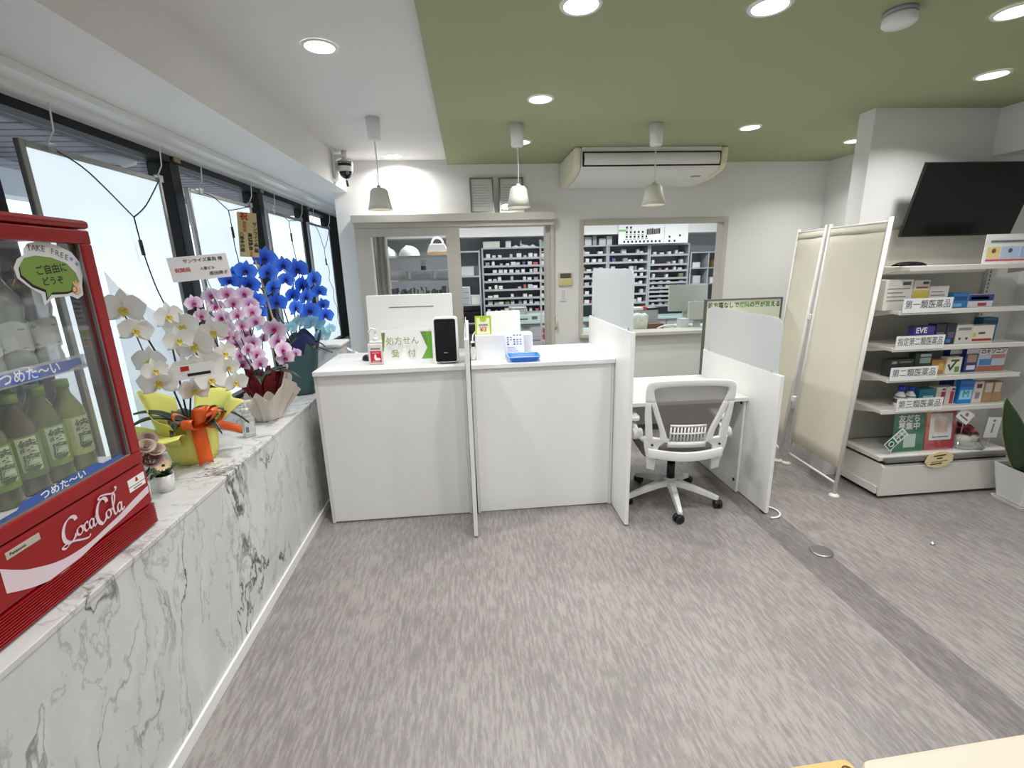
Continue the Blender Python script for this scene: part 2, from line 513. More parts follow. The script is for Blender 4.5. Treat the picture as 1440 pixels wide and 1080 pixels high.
# sliding door set in the back wall
hd = ob('door_1', MB().box(-1.035, 0.845, 4.58, 4.699, 2.045, 2.115), BEIGE, kind='structure', bevel=0.004)
ob('track', MB().box(-1.02, 0.83, 4.615, 4.69, 2.0, 2.044), BEIGE, hd)
lf = MB()
lf.box(-1.02, -0.885, 4.62, 4.66, 0.02, 1.998)
lf.box(-0.19, -0.062, 4.62, 4.66, 0.02, 1.998)
lf.box(-0.885, -0.19, 4.62, 4.66, 1.925, 1.998)
lf.box(-0.885, -0.19, 4.62, 4.66, 0.02, 0.75)
leaf_ = ob('door_leaf', lf, BEIGE, hd)
ob('pane', MB().box(-0.884, -0.191, 4.638, 4.642, 0.751, 1.924), GLASS, leaf_)
ja = MB().box(0.81, 0.845, 4.66, 4.699, 0.0, 2.0)
ob('jamb', ja, BEIGE, hd)
ja = MB().box(0.77, 0.8095, 4.70, 4.83, 0.0, 1.999)
ob('jamb', ja, BEIGE, hd)
hnd = MB().tube([(0.868, 4.695, 1.115), (0.868, 4.665, 1.105), (0.868, 4.66, 1.06), (0.868, 4.665, 1.015), (0.868, 4.695, 1.005)], 0.009, 8)
ob('handle', hnd, CREAM, hd)

# pass-through window in the back wall
pw = MB()
for (x0, x1, z0, z1) in ((1.105, 1.145, 0.92, 2.045), (2.565, 2.61, 0.92, 2.045), (1.145, 2.565, 2.0, 2.045)):
    pw.box(x0, x1, 4.685, 4.83, z0, z1)
pwo = ob('window_2', pw, BEIGE, kind='structure', bevel=0.003)
ob('sill', MB().box(1.105, 2.62, 4.62, 4.86, 0.90, 0.935), BEIGE, pwo, bevel=0.004)
# ---------------------------------------------------------------- lamps of the ceiling
EMIT = mat('lamp_diffuser', (255, 250, 240), 0.5, emit=9.0)
def downlight(x, y, z, label, power=LAMP_W, name='downlight', spread=2.35):
    t = thing(name, label, 'ceiling light', (x, y, z), group='round downlights in the ceiling')
    if downlight.proto is None:
        ring = MB().lathe([(0.062, -0.001), (0.064, -0.006), (0.075, -0.006), (0.078, -0.0015)], 28, cap=False)
        r = ob('trim_ring', ring, PLASTW, t)
        d = ob('diffuser', MB().cyl(0.0635, -0.004, -0.002, 28), EMIT, t)
        downlight.proto = (r, d)
    else:
        for o in downlight.proto:
            c = o.copy(); COL.objects.link(c); c.parent = t
    lamp('downlight_lamp', (x, y, z - 0.012), power, 0.12, spread=spread)
downlight.proto = None
for (x, y, z, lb) in (
    (0.458, 2.944, 2.55, 'downlight in the green ceiling right above the middle pendant, nearest the counter'),
    (0.456, 1.951, 2.55, 'downlight at the top edge of the photo, in the middle of the green ceiling'),
    (0.456, 3.90, 2.55, 'small-looking downlight touching the cord of the middle pendant lamp'),
    (1.169, 1.936, 2.55, 'downlight at the top edge, left of the white smoke detector'),
    (2.065, 3.525, 2.55, 'downlight in the green ceiling just right of the air conditioner'),
    (2.824, 2.56, 2.55, 'downlight in the green ceiling above the black television'),
    (2.186, 1.937, 2.55, 'downlight cut by the top right corner, right of the smoke detector'),
    (3.201, 3.923, 2.55, 'downlight over the alcove behind the folding screen'),
    (-0.599, 2.413, 2.59, 'downlight in the white part of the ceiling, nearest the camera'),
    (-0.60, 4.515, 2.59, 'downlight in the white ceiling close to the back wall, beside the first pendant cord'),
): downlight(x, y, z, lb, spread=2.35 if x > 0 else (1.95 if y < 3 else 2.75))
for (x, y, z) in ((0.456, 0.9, 2.55), (1.9, 0.7, 2.55), (3.0, 1.0, 2.55), (-0.6, 0.6, 2.59), (0.456, -0.6, 2.55), (1.9, -0.8, 2.55), (-0.6, -1.1, 2.59)):  # unseen lamps without fittings; the right-hand one added to fill the shelf front
    lamp('downlight_lamp', (x, y, z - 0.012), LAMP_W, 0.12)

# dispensary ceiling panels
for k, (x, y) in enumerate(((0.0, 6.0), (1.6, 6.0), (3.0, 6.0))):
    lamp('dispensary_lamp', (x, y, 2.44), BACK_W, 1.1, (0.93, 0.97, 1.0), 3.0, 'RECTANGLE', 0.25)

def pendant(x, label):
    z = 2.59 if x < -0.15 else 2.55
    t = thing('pendant_lamp', label, 'pendant lamp', (x, 3.43, z), group='white pendant lamps above the counters')
    dz = z - 2.025
    can_ = MB().lathe([(0.001, -0.001), (0.046, -0.001), (0.042, -0.135), (0.03, -0.142), (0.001, -0.142)], 20)
    ob('canopy', can_, PLASTW, t)
    ob('cord', MB().tube([(0, 0, -0.14), (0.003, 0, -0.25), (0, 0, -dz + 0.145)], 0.0042, 6), PLASTW, t)
    sh = MB().lathe([(0.012, -dz + 0.155), (0.014, -dz + 0.142), (0.042, -dz + 0.136), (0.058, -dz + 0.12), (0.066, -dz + 0.07), (0.082, -dz), (0.079, -dz + 0.001), (0.062, -dz + 0.07), (0.05, -dz + 0.115), (0.01, -dz + 0.13)], 28)
    ob('shade', sh, mat('pendant_shade', (222, 220, 208), 0.45), t)
    ob('bulb', MB().ell(0.034, 0.034, 0.04, 14, 8, T(0, 0, -dz + 0.055)), mat('bulb_glow', (255, 240, 205), 0.5, emit=6.0), t)
    lamp('pendant_bulb', (x, 3.43, z - dz + 0.008), PEND_W, 0.07, (1, 0.93, 0.8), 2.9)
pendant(-0.568, 'pendant lamp hanging from the white ceiling above the first counter')
pendant(0.374, 'middle pendant lamp hanging from the green ceiling above the second counter')
pendant(1.337, 'pendant lamp hanging in front of the air conditioner')

# ---------------------------------------------------------------- counters, dividers, desk
def counter(name, label, x0, x1):
    t = thing(name, label, 'counter', ((x0 + x1) / 2, 3.2, 0))
    ob('top', MB().box(x0, x1, 2.868, 3.50, 1.012, 1.04), LAMW, t, world=True, bevel=0.002)
    ob('front_panel', MB().box(x0 + 0.019, x1 - 0.019, 2.888, 2.906, 0.015, 1.0115), LAMW, t, world=True)
    ob('side_panel', MB().box(x0, x0 + 0.0185, 2.884, 3.48, 0.006, 1.0115), LAMB, t, world=True)
    ob('side_panel', MB().box(x1 - 0.0185, x1, 2.884, 3.48, 0.006, 1.0115), LAMB, t, world=True)
    ob('shelf', MB().box(x0 + 0.0195, x1 - 0.0195, 2.91, 3.45, 0.55, 0.568), LAMB, t, world=True)
counter('reception_counter', 'white reception counter nearest the marble ledge, with the monitor and green sign', -0.973, -0.046)
counter('reception_counter', 'white reception counter in the middle, with the blue coin tray', -0.008, 0.914)

def divider(x, y0, y1, h, label, name='divider_panel'):
    t = thing(name, label, 'partition', (x, (y0 + y1) / 2, 0))
    ob('panel', MB().box(x - 0.012, x + 0.012, y0, y1, 0.012, h), LAMW, t, world=True, bevel=0.0015)
    ob('glide', MB().box(x - 0.010, x + 0.010, y0 + 0.02, y0 + 0.06, 0.0, 0.0115), BLACKP, t, world=True)
    ob('glide', MB().box(x - 0.010, x + 0.010, y1 - 0.06, y1 - 0.02, 0.0, 0.0115), BLACKP, t, world=True)
    return t
divider(-0.0275, 2.592, 3.55, 1.245, 'thin white divider panel seen edge-on between the two reception counters')
divider(0.9295, 2.595, 3.565, 1.245, 'tall white divider panel between the middle counter and the desk')
d3 = divider(1.882, 2.61, 3.585, 0.938, 'low white divider panel on the right of the desk, beside the folding screen')
arc = MB().tube([(1.9 + 0.075 * math.cos(a), 2.63 + 0.075 * math.sin(a), 0.008) for a in [-1.9 + i * 0.24 for i in range(15)]], 0.006, 6)
ob('stabiliser_foot', arc, PLASTW, d3, world=True)

def acrylic(x, y0, y1, z0, z1, label, r=0.07, bend=0.0):
    pts = [(y0, z0), (y1, z0)]
    for i in range(7):
        a = PI / 2 * i / 6
        pts.append((y1 - r + r * math.cos(a), z1 - r + r * math.sin(a)))
    for i in range(7):
        a = PI / 2 + PI / 2 * i / 6
        pts.append((y0 + r + r * math.cos(a), z1 - r + r * math.sin(a)))
    t = thing('acrylic_screen', label, 'screen', (x, (y0 + y1) / 2, z0))
    ob('sheet', MB().prism(pts, x - 0.0025, x + 0.0025, 'x'), FROST, t, world=True)
    for yy in (y0 + 0.06, y1 - 0.06):
        ob('clip', MB().box(x - 0.007, x - 0.0028, yy - 0.012, yy + 0.012, z0, z0 + 0.02), CLEARP, t, world=True)
    return t
acrylic(-0.0275, 2.62, 2.86, 1.2455, 1.345, 'small frosted acrylic strip on the divider between the two counters', 0.03)
acrylic(0.9295, 2.615, 3.52, 1.2455, 1.60, 'tall frosted acrylic screen on the divider left of the desk')
acrylic(1.882, 2.66, 3.567, 0.9385, 1.285, 'frosted acrylic screen on the low divider right of the desk')

t = thing('desk', 'white desk between two dividers with the mesh chair pushed up to it', 'desk', (1.4, 3.25, 0))
ob('top', MB().box(0.944, 1.868, 2.905, 3.60, 0.695, 0.722), LAMW, t, world=True, bevel=0.002)
ob('side_panel', MB().box(1.848, 1.867, 2.925, 3.58, 0.006, 0.6945), LAMW, t, world=True)
ob('side_panel', MB().box(0.944, 0.963, 2.925, 3.58, 0.006, 0.6945), LAMW, t, world=True)
ob('back_panel', MB().box(0.9635, 1.8475, 3.50, 3.518, 0.25, 0.6945), LAMW, t, world=True)
ob('cam_cover', MB().cyl(0.012, 0, 0.003, 12, T(1.8475, 2.955, 0.672, ry=-PI / 2)), BLACKP, t, world=True)
ob('cam_cover', MB().cyl(0.012, 0, 0.003, 12, T(1.8475, 2.96, 0.09, ry=-PI / 2)), BLACKP, t, world=True)

# ---------------------------------------------------------------- office chair
def chair():
    t = thing('office_chair', 'white office chair with a grey mesh back and black castors at the desk', 'chair', (1.345, 2.905, 0), rz=-0.10)
    CW = mat('chair_white_nylon', (226, 226, 224), 0.35)
    CG = mat('chair_grey_fabric', (128, 124, 124), 0.85, vary=0.08, vscale=120)
    MESHM = sheet_mat('chair_grey_mesh', (118, 113, 112), 0.86, 0.5, 0.0)
    # star base
    for k in range(5):
        a = math.radians(-101 + 72 * k) + 0.10
        m = T(rz=a)
        leg = MB()
        n = 6; vs = []
        for i in range(n + 1):
            u = i / n
            x = 0.03 + u * 0.285; w = 0.030 - 0.014 * u; zt = 0.158 - 0.078 * u ** 1.3; zb = zt - 0.045 + 0.012 * u
            vs += [(x, -w, zb), (x, w, zb), (x, w * 0.75, zt), (x, -w * 0.75, zt)]
        fs = [(0, 1, 2, 3)[::-1], tuple(4 * n + q for q in (0, 1, 2, 3))]
        for i in range(n):
            for q in range(4):
                fs.append((4 * i + q, 4 * i + (q + 1) % 4, 4 * i + 4 + (q + 1) % 4, 4 * i + 4 + q))
        leg.add(vs, fs, m)
        lo = ob('leg', leg, CW, t, bevel=0.005)
        st = MB().cyl(0.009, 0.05, 0.08, 10, m @ T(0.31, 0, 0))
        ob('castor_stem', st, CW, t)
        cs = MB()
        wa = T(0.31 * math.cos(a), 0.31 * math.sin(a), 0, rz=1.1 * k + 0.4)
        for sgn in (-1, 1):
            cs.cyl(0.028, -0.010, 0.010, 16, wa @ T(-0.012, sgn * 0.015, 0.028, rx=PI / 2))
        cs.lathe([(0.031, 0.028), (0.028, 0.044), (0.012, 0.056), (0.001, 0.057)], 14, wa @ T(-0.006, 0, 0))
        ob('castor', cs, BLACKP, t)
    ob('hub', MB().lathe([(0.042, 0.105), (0.046, 0.12), (0.042, 0.165), (0.03, 0.17)], 18), CW, t)
    ob('gas_lift', MB().cyl(0.027, 0.168, 0.30, 16).cyl(0.020, 0.30, 0.345, 14), BLACKP, t)
    ob('tilt_mechanism', MB().box(-0.08, 0.08, -0.10, 0.12, 0.343, 0.385), BLACKP, t, bevel=0.006)
    ob('tilt_lever', MB().tube([(0.07, 0.02, 0.36), (0.20, 0.02, 0.355), (0.25, 0.02, 0.35)], 0.006, 6), BLACKP, t)
    # seat: white shell and grey cushion
    pan = MB().prism(rrect(0.47, 0.44, 0.09, 6, 0, 0.02), 0.385, 0.42, 'z')
    ob('seat_shell', pan, CG, t, bevel=0.01)
    cu = MB()
    P = rrect(0.48, 0.45, 0.10, 6, 0, 0.02); n = len(P)
    vs = []
    for (s, z) in ((0.97, 0.4205), (1.0, 0.435), (1.0, 0.462), (0.96, 0.480), (0.75, 0.488), (0.4, 0.486)):
        vs += [(x * s, (y - 0.02) * s + 0.02, z) for x, y in P]
    fs = [tuple(range(n - 1, -1, -1)), tuple(5 * n + i for i in range(n))]
    for r in range(5):
        for i in range(n):
            fs.append((r * n + i, r * n + (i + 1) % n, (r + 1) * n + (i + 1) % n, (r + 1) * n + i))
    cu.add(vs, fs, None, True)
    ob('seat_cushion', cu, CG, t)
    # white lower back yoke, an upward bow from side to side behind the seat
    yk = MB().surf(lambda u, v: ((u - 0.5) * 0.47, -0.235 - 0.035 * math.sin(PI * u), 0.425 + 0.058 * v - 0.018 * math.sin(PI * u)), 16, 2)
    ob('seat_yoke', yk, CW, t, solid=0.022, bevel=0.004)
    # back frame, tapered ring in a leaning plane; local (a across, b up)
    def back(a, b):
        return (a, -0.215 - 0.13 * (b - 0.50) - 0.03 * math.cos(a * 5.5) - 0.0, b)
    outer = [(-0.135, 0.50), (-0.225, 0.53), (-0.258, 0.64), (-0.270, 0.80), (-0.268, 0.895), (-0.235, 0.932), (-0.12, 0.945), (0, 0.948), (0.12, 0.945), (0.235, 0.932), (0.268, 0.895), (0.270, 0.80), (0.258, 0.64), (0.225, 0.53), (0.135, 0.50)]
    inner = [(-0.112, 0.56), (-0.140, 0.61), (-0.175, 0.70), (-0.208, 0.80), (-0.224, 0.868), (-0.205, 0.893), (-0.11, 0.905), (0, 0.908), (0.11, 0.905), (0.205, 0.893), (0.224, 0.868), (0.208, 0.80), (0.175, 0.70), (0.140, 0.61), (0.112, 0.56)]
    # split the ring so that the open triangle between the strut and the outer upright stays open
    def band(A, B, name, k=3):
        A = spline([(p[0], p[1], 0) for p in A], k); B = spline([(p[0], p[1], 0) for p in B], k)
        n = len(A)
        vs = [back(p.x, p.y) for p in A] + [back(p.x, p.y) for p in B]
        mb = MB().add(vs, [(i, i + 1, n + i + 1, n + i) for i in range(n - 1)], None, True)
        return ob(name, mb, CW, t, solid=0.024, bevel=0.004)
    topo = outer[3:12]; topi = inner[3:12]
    band(topo, topi, 'back_frame')
    for s in (-1, 1):
        band([(s * 0.270, 0.80), (s * 0.266, 0.70), (s * 0.258, 0.62), (s * 0.250, 0.535)], [(s * 0.236, 0.80), (s * 0.226, 0.70), (s * 0.216, 0.62), (s * 0.205, 0.535)], 'back_upright')
        band([(s * 0.240, 0.805), (s * 0.205, 0.70), (s * 0.170, 0.60), (s * 0.165, 0.535)], [(s * 0.207, 0.80), (s * 0.172, 0.70), (s * 0.135, 0.60), (s * 0.112, 0.525)], 'back_strut')
        band([(s * 0.262, 0.565), (s * 0.258, 0.50), (s * 0.235, 0.40), (s * 0.232, 0.335)], [(s * 0.100, 0.545), (s * 0.165, 0.500), (s * 0.178, 0.40), (s * 0.180, 0.325)], 'side_bracket')
        for zz in (0.51, 0.435):
            ob('bolt', MB().cyl(0.007, -0.004, 0.004, 10, T(s * 0.212, -0.244 - 0.13 * (zz - 0.5), zz, rx=PI / 2)), BLACKP, t)
        # flip-up arm rest
        arm = MB().tube([(s * 0.225, -0.19, 0.50), (s * 0.275, -0.17, 0.545), (s * 0.29, -0.05, 0.60), (s * 0.29, 0.12, 0.61)], 0.016, 8)
        ob('arm', arm, CW, t)
        ob('arm_joint', MB().cyl(0.036, -0.03, 0.03, 18, T(s * 0.285, -0.15, 0.555, ry=PI / 2)), CW, t, bevel=0.005)
        ob('arm_pad', MB().prism(rrect(0.075, 0.25, 0.03, 4, s * 0.29, 0.02), 0.622, 0.647, 'z'), CW, t, bevel=0.006)
        ob('bolt', MB().cyl(0.006, -0.004, 0.004, 10, T(s * 0.042, -0.292, 0.925, rx=PI / 2)), BLACKP, t)
    A = spline([(p[0], p[1], 0) for p in inner], 3)
    cen = (0, 0.74)
    rows = 6; vs = []; n = len(A)
    for r in range(rows + 1):
        f = 1.015 * (1 - r / rows)
        for p in A:
            a, b = cen[0] + (p.x - cen[0]) * f, cen[1] + (p.y - cen[1]) * f
            q = back(a, b); vs.append((q[0], q[1] + 0.006, q[2]))
    fs = [(r * n + i, r * n + (i + 1) % n, (r + 1) * n + (i + 1) % n, (r + 1) * n + i) for r in range(rows) for i in range(n)]
    ob('mesh_back', MB().add(vs, fs, None, True), MESHM, t)
    # lumbar support with vertical slots
    fr = MB()
    def lum(a, b): return (a, -0.268 - 0.10 * (b - 0.55) + 0.10 * a * a * 8, b)
    def strip(a0, a1, b0, b1):
        return MB().surf(lambda u, v: lum(a0 + (a1 - a0) * u, b0 + (b1 - b0) * v), 6, 1)
    lf = ob('lumbar_support', strip(-0.118, 0.118, 0.498, 0.535), CW, t, solid=0.012)
    ob('lumbar_rail', strip(-0.112, 0.112, 0.638, 0.650), CW, lf, solid=0.010)
    ob('lumbar_rail', strip(-0.112, 0.112, 0.588, 0.596), CW, lf, solid=0.010)
    for k in range(11):
        a = -0.106 + k * 0.0212
        ob('lumbar_slat', strip(a - 0.0048, a + 0.0048, 0.535, 0.638), CW, lf, solid=0.008)
    return t
chair()

# ---------------------------------------------------------------- folding fabric screen
def folding_screen():
    FAB = mat('ivory_fabric', (222, 217, 200), 0.85, vary=0.03, vscale=5, bump=0.15, bscale=500)
    FRM = mat('white_powder_coat', (226, 224, 218), 0.4)
    t = thing('folding_screen', 'ivory fabric folding screen on white legs in front of the medicine shelf', 'folding screen', (2.52, 3.3, 0))
    H_ = 1.86
    def panel(a, b, la, lb):
        # a, b: floor points; la, lb: top offsets
        A0 = Vector((a[0], a[1], 0.012)); A1 = Vector((a[0] + la[0], a[1] + la[1], H_))
        B0 = Vector((b[0], b[1], 0.012)); B1 = Vector((b[0] + lb[0], b[1] + lb[1], H_))
        for P0, P1 in ((A0, A1), (B0, B1)):
            ob('post', MB().tube([P0, P1], 0.0125, 10), FRM, t, world=True)
            ob('foot', MB().lathe([(0.034, 0.0), (0.034, 0.006), (0.02, 0.016), (0.012, 0.018)], 16, T(P0.x, P0.y, 0)), FRM, t, world=True)
        def L(P0, P1, f): return P0.lerp(P1, f)
        for f in (0.045, 0.985):
            ob('rail', MB().tube([L(A0, A1, f), L(B0, B1, f)], 0.008, 8), FRM, t, world=True)
        nrm = (B0 - A0).cross(Vector((0, 0, 1))).normalized()
        def S(u, v):
            f = 0.105 + 0.872 * v
            p = L(A0, A1, f).lerp(L(B0, B1, f), 0.012 + 0.976 * u)
            return p + nrm * (0.006 * math.sin(PI * u) * math.sin(PI * v) + 0.0015 * math.sin(9 * u + 4 * v))
        ob('fabric_panel', MB().surf(S, 12, 16), FAB, t, world=True, solid=0.004)
        def Hm(u, v):
            f = 0.955 + 0.026 * v
            return L(A0, A1, f).lerp(L(B0, B1, f), 0.012 + 0.976 * u) - nrm * 0.0035
        ob('top_hem', MB().surf(Hm, 8, 1), FAB, t, world=True, solid=0.002)
    panel((2.497, 2.786), (2.532, 3.345), (0.06, -0.035), (0.055, -0.075))
    panel((2.497, 3.40), (2.68, 3.875), (0.10, -0.075), (0.06, -0.06))
    for zz in (0.55, 1.2):
        f = zz / H_
        ob('hinge', MB().box(2.49 + 0.09 * f, 2.535 + 0.06 * f, 3.355 - 0.075 * f, 3.395 - 0.075 * f, zz - 0.02, zz + 0.02), FRM, t, world=True, bevel=0.003)
folding_screen()

# ---------------------------------------------------------------- display shelf unit on the right
def shelf_unit():
    SH = mat('shelf_white_enamel', (218, 216, 208), 0.4, vary=0.015)
    BK = mat('shelf_back_panel', (196, 194, 184), 0.55)
    t = thing('display_shelf', 'white gondola display shelf with medicine boxes below the television', 'shelf', (3.2, 2.9, 0))
    ob('back_panel', MB().box(2.70, 3.67, 3.075, 3.095, 0.30, 1.80), BK, t, world=True)
    for x in (2.715, 3.655):
        up = MB().box(x - 0.018, x + 0.018, 3.05, 3.074, 0.30, 1.80)
        u = ob('upright', up, SH, t, world=True)
        sl = MB()
        for k in range(52): sl.box(x - 0.004, x + 0.004, 3.0485, 3.0495, 0.36 + k * 0.027, 0.376 + k * 0.027)
        so = ob('slots', sl, DARKG, u, world=True); so['kind'] = 'stuff'
    for i, (z, yf) in enumerate(((1.562, 2.72), (1.29, 2.745), (1.052, 2.745), (0.846, 2.745), (0.628, 2.745))):
        x0, x1 = 2.705, (3.67 if i else 3.80)
        s = MB().box(x0, x1, yf, 3.048, z - 0.022, z)
        s.box(x0, x1, yf - 0.004, yf, z - 0.026, z + 0.004)
        so = ob('shelf_board', s, SH, t, world=True, bevel=0.002)
        for x in (2.706, x1 - 0.018):
            ob('bracket', MB().prism([(2.80, z - 0.0225), (3.048, z - 0.0225), (3.048, z - 0.07), (2.90, z - 0.045)], x, x + 0.016, 'x'), SH, so, world=True)
    b = MB().box(2.756, 3.70, 2.715, 3.07, 0.035, 0.245)
    base = ob('plinth', b, SH, t, world=True, bevel=0.003)
    ob('kick_board', MB().box(2.775, 3.68, 2.74, 3.06, 0.0, 0.0345), BLACKP, base, world=True)
    ob('side_rail', MB().box(2.742, 2.7555, 2.72, 3.07, 0.03, 0.085), SH, base, world=True, bevel=0.003)
    ob('front_panel', MB().box(2.75, 3.702, 2.698, 2.7145, 0.022, 0.238), SH, base, world=True, bevel=0.002)
    ob('shadow_gap', MB().box(2.77, 3.69, 2.72, 3.07, 0.2455, 0.268), BLACKP, base, world=True)
    ob('base_deck', MB().box(2.74, 3.71, 2.73, 3.07, 0.2685, 0.30), SH, base, world=True, bevel=0.004)
    ob('chrome_edge', MB().box(2.765, 3.71, 2.692, 2.7295, 0.2685, 0.292), ALU, base, world=True, bevel=0.004)
    return t
shelf_unit()

def label_strip(body, x0, x1, z, label, y=2.737):
    t = thing('shelf_label', label, 'shelf label', ((x0 + x1) / 2, y, z - 0.02), group='category labels clipped to the shelf edges')
    ob('card', MB().box(x0, x1, y - 0.0012, y, z - 0.012, z + 0.078), PAPER, t, world=True)
    n = len(body)
    text(body, 0.056, INKG, t, ((x0 + x1) / 2, y - 0.0018, z + 0.036), FACE_Y, world=True, sx=(x1 - x0) * 0.93 / (n * 0.056), bold=0.0006)
label_strip('第一類医薬品', 2.72, 3.06, 1.29, 'white shelf label with grey lettering on the highest labelled shelf')
label_strip('指定第二類医薬品', 2.715, 3.055, 1.052, 'white shelf label with the longest lettering, below the first blue boxes')
label_strip('第二類医薬品', 2.715, 3.05, 0.846, 'white shelf label in front of the flat black box')
label_strip('第三類医薬品', 2.80, 3.135, 0.628, 'white shelf label in front of the two white bottles')

def hexc(h): return tuple(int(h[i:i + 2], 16) for i in (0, 2, 4))
def med_box(x0, x1, z, h, d, col, label, prints=(), txt=None, y=2.80, name='medicine_box', rz=0.0, top=None):
    w = x1 - x0
    t = thing(name, label, 'medicine box', ((x0 + x1) / 2, y + d / 2, z), rz)
    ob('carton', MB().box(-w / 2, w / 2, -d / 2, d / 2, 0, h), mat('card_' + col, hexc(col), 0.45), t, bevel=0.0015)
    for (a0, b0, a1, b1, c) in prints:      # printed fields as fractions of the front
        ob('print', MB().box(-w / 2 + a0 * w, -w / 2 + a1 * w, -d / 2 - 0.0009, -d / 2 - 0.0003, b0 * h, b1 * h), mat('ink_' + c, hexc(c), 0.5), t)
    if txt:
        for (s, fx, fz, sz, c, *e) in txt:
            text(s, sz, mat('ink_' + c, hexc(c), 0.5), t, (-w / 2 + fx * w, -d / 2 - 0.0013, fz * h), FACE_Y, bold=e[0] if e else 0.0)
    return t
LINES = lambda c, z0=0.12, n=4, a=0.1, b=0.9, st=0.13: tuple((a, z0 + i * st, b - 0.12 * (i % 3), z0 + i * st + 0.035, c) for i in range(n))
# shelf 1
z = 1.2905
med_box(2.64, 2.83, z, 0.192, 0.09, 'dedcd4', 'large white medicine box with grey print at the left end of the top stocked shelf', LINES('8a8a86', 0.3, 4) + ((0.62, 0.82, 0.9, 0.93, '55565a'),))
med_box(2.836, 2.945, z, 0.185, 0.07, 'dcd8cc', 'white medicine box with a yellow band, second on the top stocked shelf', ((0.0, 0.38, 1, 0.66, 'd2c25a'), (0.15, 0.72, 0.9, 0.78, 'b04a40'), (0.55, 0.86, 0.92, 0.95, '45464a')))
med_box(2.952, 3.085, z, 0.145, 0.07, 'dbd9d2', 'plain white medicine box right of the yellow banded one', LINES('77777a', 0.42, 3, 0.08, 0.95, 0.16))
med_box(3.13, 3.238, z, 0.095, 0.07, '2f7fc0', 'small bright blue medicine box on the top stocked shelf', ((0.05, 0.08, 0.6, 0.3, '7fc3e0'), (0.1, 0.5, 0.9, 0.78, '1c5596')))
med_box(3.24, 3.418, z, 0.08, 0.06, 'e6e4ea', 'wide blue and white medicine box at the right end of the top stocked shelf', ((0.0, 0.5, 1, 1.0, '27408e'), (0.4, 0.1, 0.75, 0.35, 'c83a4a'), (0.1, 0.62, 0.8, 0.85, 'cfd3ee')))
# shelf 2
z = 1.0525
med_box(2.90, 3.043, z, 0.125, 0.05, '4a3c8c', 'purple medicine box with white lettering behind the longest shelf label', (), (('EVE', 0.32, 0.78, 0.05, 'f4f4f4', 0.0015),))
med_box(3.05, 3.122, z, 0.135, 0.06, '2a2c3c', 'dark navy medicine box with a pale print, next to the purple box', ((0.15, 0.3, 0.85, 0.6, '6d7184'), (0.1, 0.06, 0.95, 0.25, '3f86c8')))
med_box(3.127, 3.196, z, 0.135, 0.06, '23253a', 'dark navy medicine box beside the white one on the second stocked shelf', ((0.2, 0.3, 0.85, 0.6, '565a78'), (0.1, 0.08, 0.6, 0.25, '3f86c8')))
med_box(3.202, 3.314, z, 0.125, 0.06, 'd8d6ce', 'white medicine box with small grey marks on the second stocked shelf', ((0.1, 0.7, 0.92, 0.85, '8c8c88'), (0.2, 0.2, 0.35, 0.32, '4c4d50'), (0.65, 0.2, 0.8, 0.32, '4c4d50')))
med_box(3.316, 3.476, z, 0.115, 0.06, 'e2ddd0', 'cream medicine box with a red stripe on the second stocked shelf', ((0.05, 0.1, 0.95, 0.24, 'b03038'), (0.05, 0.35, 0.2, 0.6, 'd8c650'), (0.3, 0.5, 0.6, 0.62, '55524c')))
med_box(3.46, 3.57, z, 0.155, 0.06, '1f6f8e', 'teal medicine box at the right end of the second stocked shelf', ((0, 0.72, 1, 0.9, '123c60'), (0.3, 0.15, 0.7, 0.55, '5fb0c0')), y=2.865)
# shelf 3
z = 0.8465
med_box(2.76, 2.935, z, 0.115, 0.06, '3a3b3f', 'wide black medicine box behind the third shelf label', ((0.1, 0.75, 0.3, 0.9, 'a8aaae'), (0.4, 0.8, 0.9, 0.88, '8d8f94')))
med_box(2.94, 3.06, z, 0.15, 0.05, '2c3a30', 'dark green medicine box on the third stocked shelf', ((0.3, 0.55, 0.95, 0.8, '9fb2a4'), (0.3, 0.85, 0.95, 0.97, 'c0c6cc')))
med_box(3.07, 3.165, z, 0.10, 0.05, 'b8854e', 'orange brown medicine box left of the tick-marked white one', ((0.5, 0.3, 0.9, 0.8, 'd8a84a'), (0.1, 0.2, 0.45, 0.6, '8a5a36')))
mb_ = med_box(3.168, 3.278, z, 0.115, 0.05, 'e0dfcc', 'white medicine box with a big dark green tick on the third stocked shelf', ((0.25, 0.75, 0.8, 0.87, '5a5c50'), (0.58, 0.12, 0.88, 0.45, '6a8a54')), y=2.79)
ob('tick_mark', MB().prism([(-0.050, 0.066), (-0.036, 0.070), (-0.026, 0.044), (0.012, 0.100), (0.020, 0.094), (-0.024, 0.022)], -0.0272, -0.0262, 'y'), mat('ink_244a34', (36, 74, 52), 0.5), mb_)
med_box(3.245, 3.332, z, 0.172, 0.05, '24306a', 'navy blue medicine box standing behind the tick-marked one', ((0.0, 0.72, 1, 0.95, 'c8c8d0'), (0.3, 0.35, 0.9, 0.65, 'b08a78'), (0.4, 0.08, 0.8, 0.25, 'dfe2ee')), y=2.85)
med_box(3.334, 3.425, z, 0.168, 0.05, '2b3a7a', 'blue medicine box left of the wide painkiller box', ((0.0, 0.76, 1, 0.95, 'd4d4dc'), (0.15, 0.4, 0.9, 0.72, 'b4907c'), (0.2, 0.1, 0.9, 0.28, 'e6e8f2')), y=2.82)
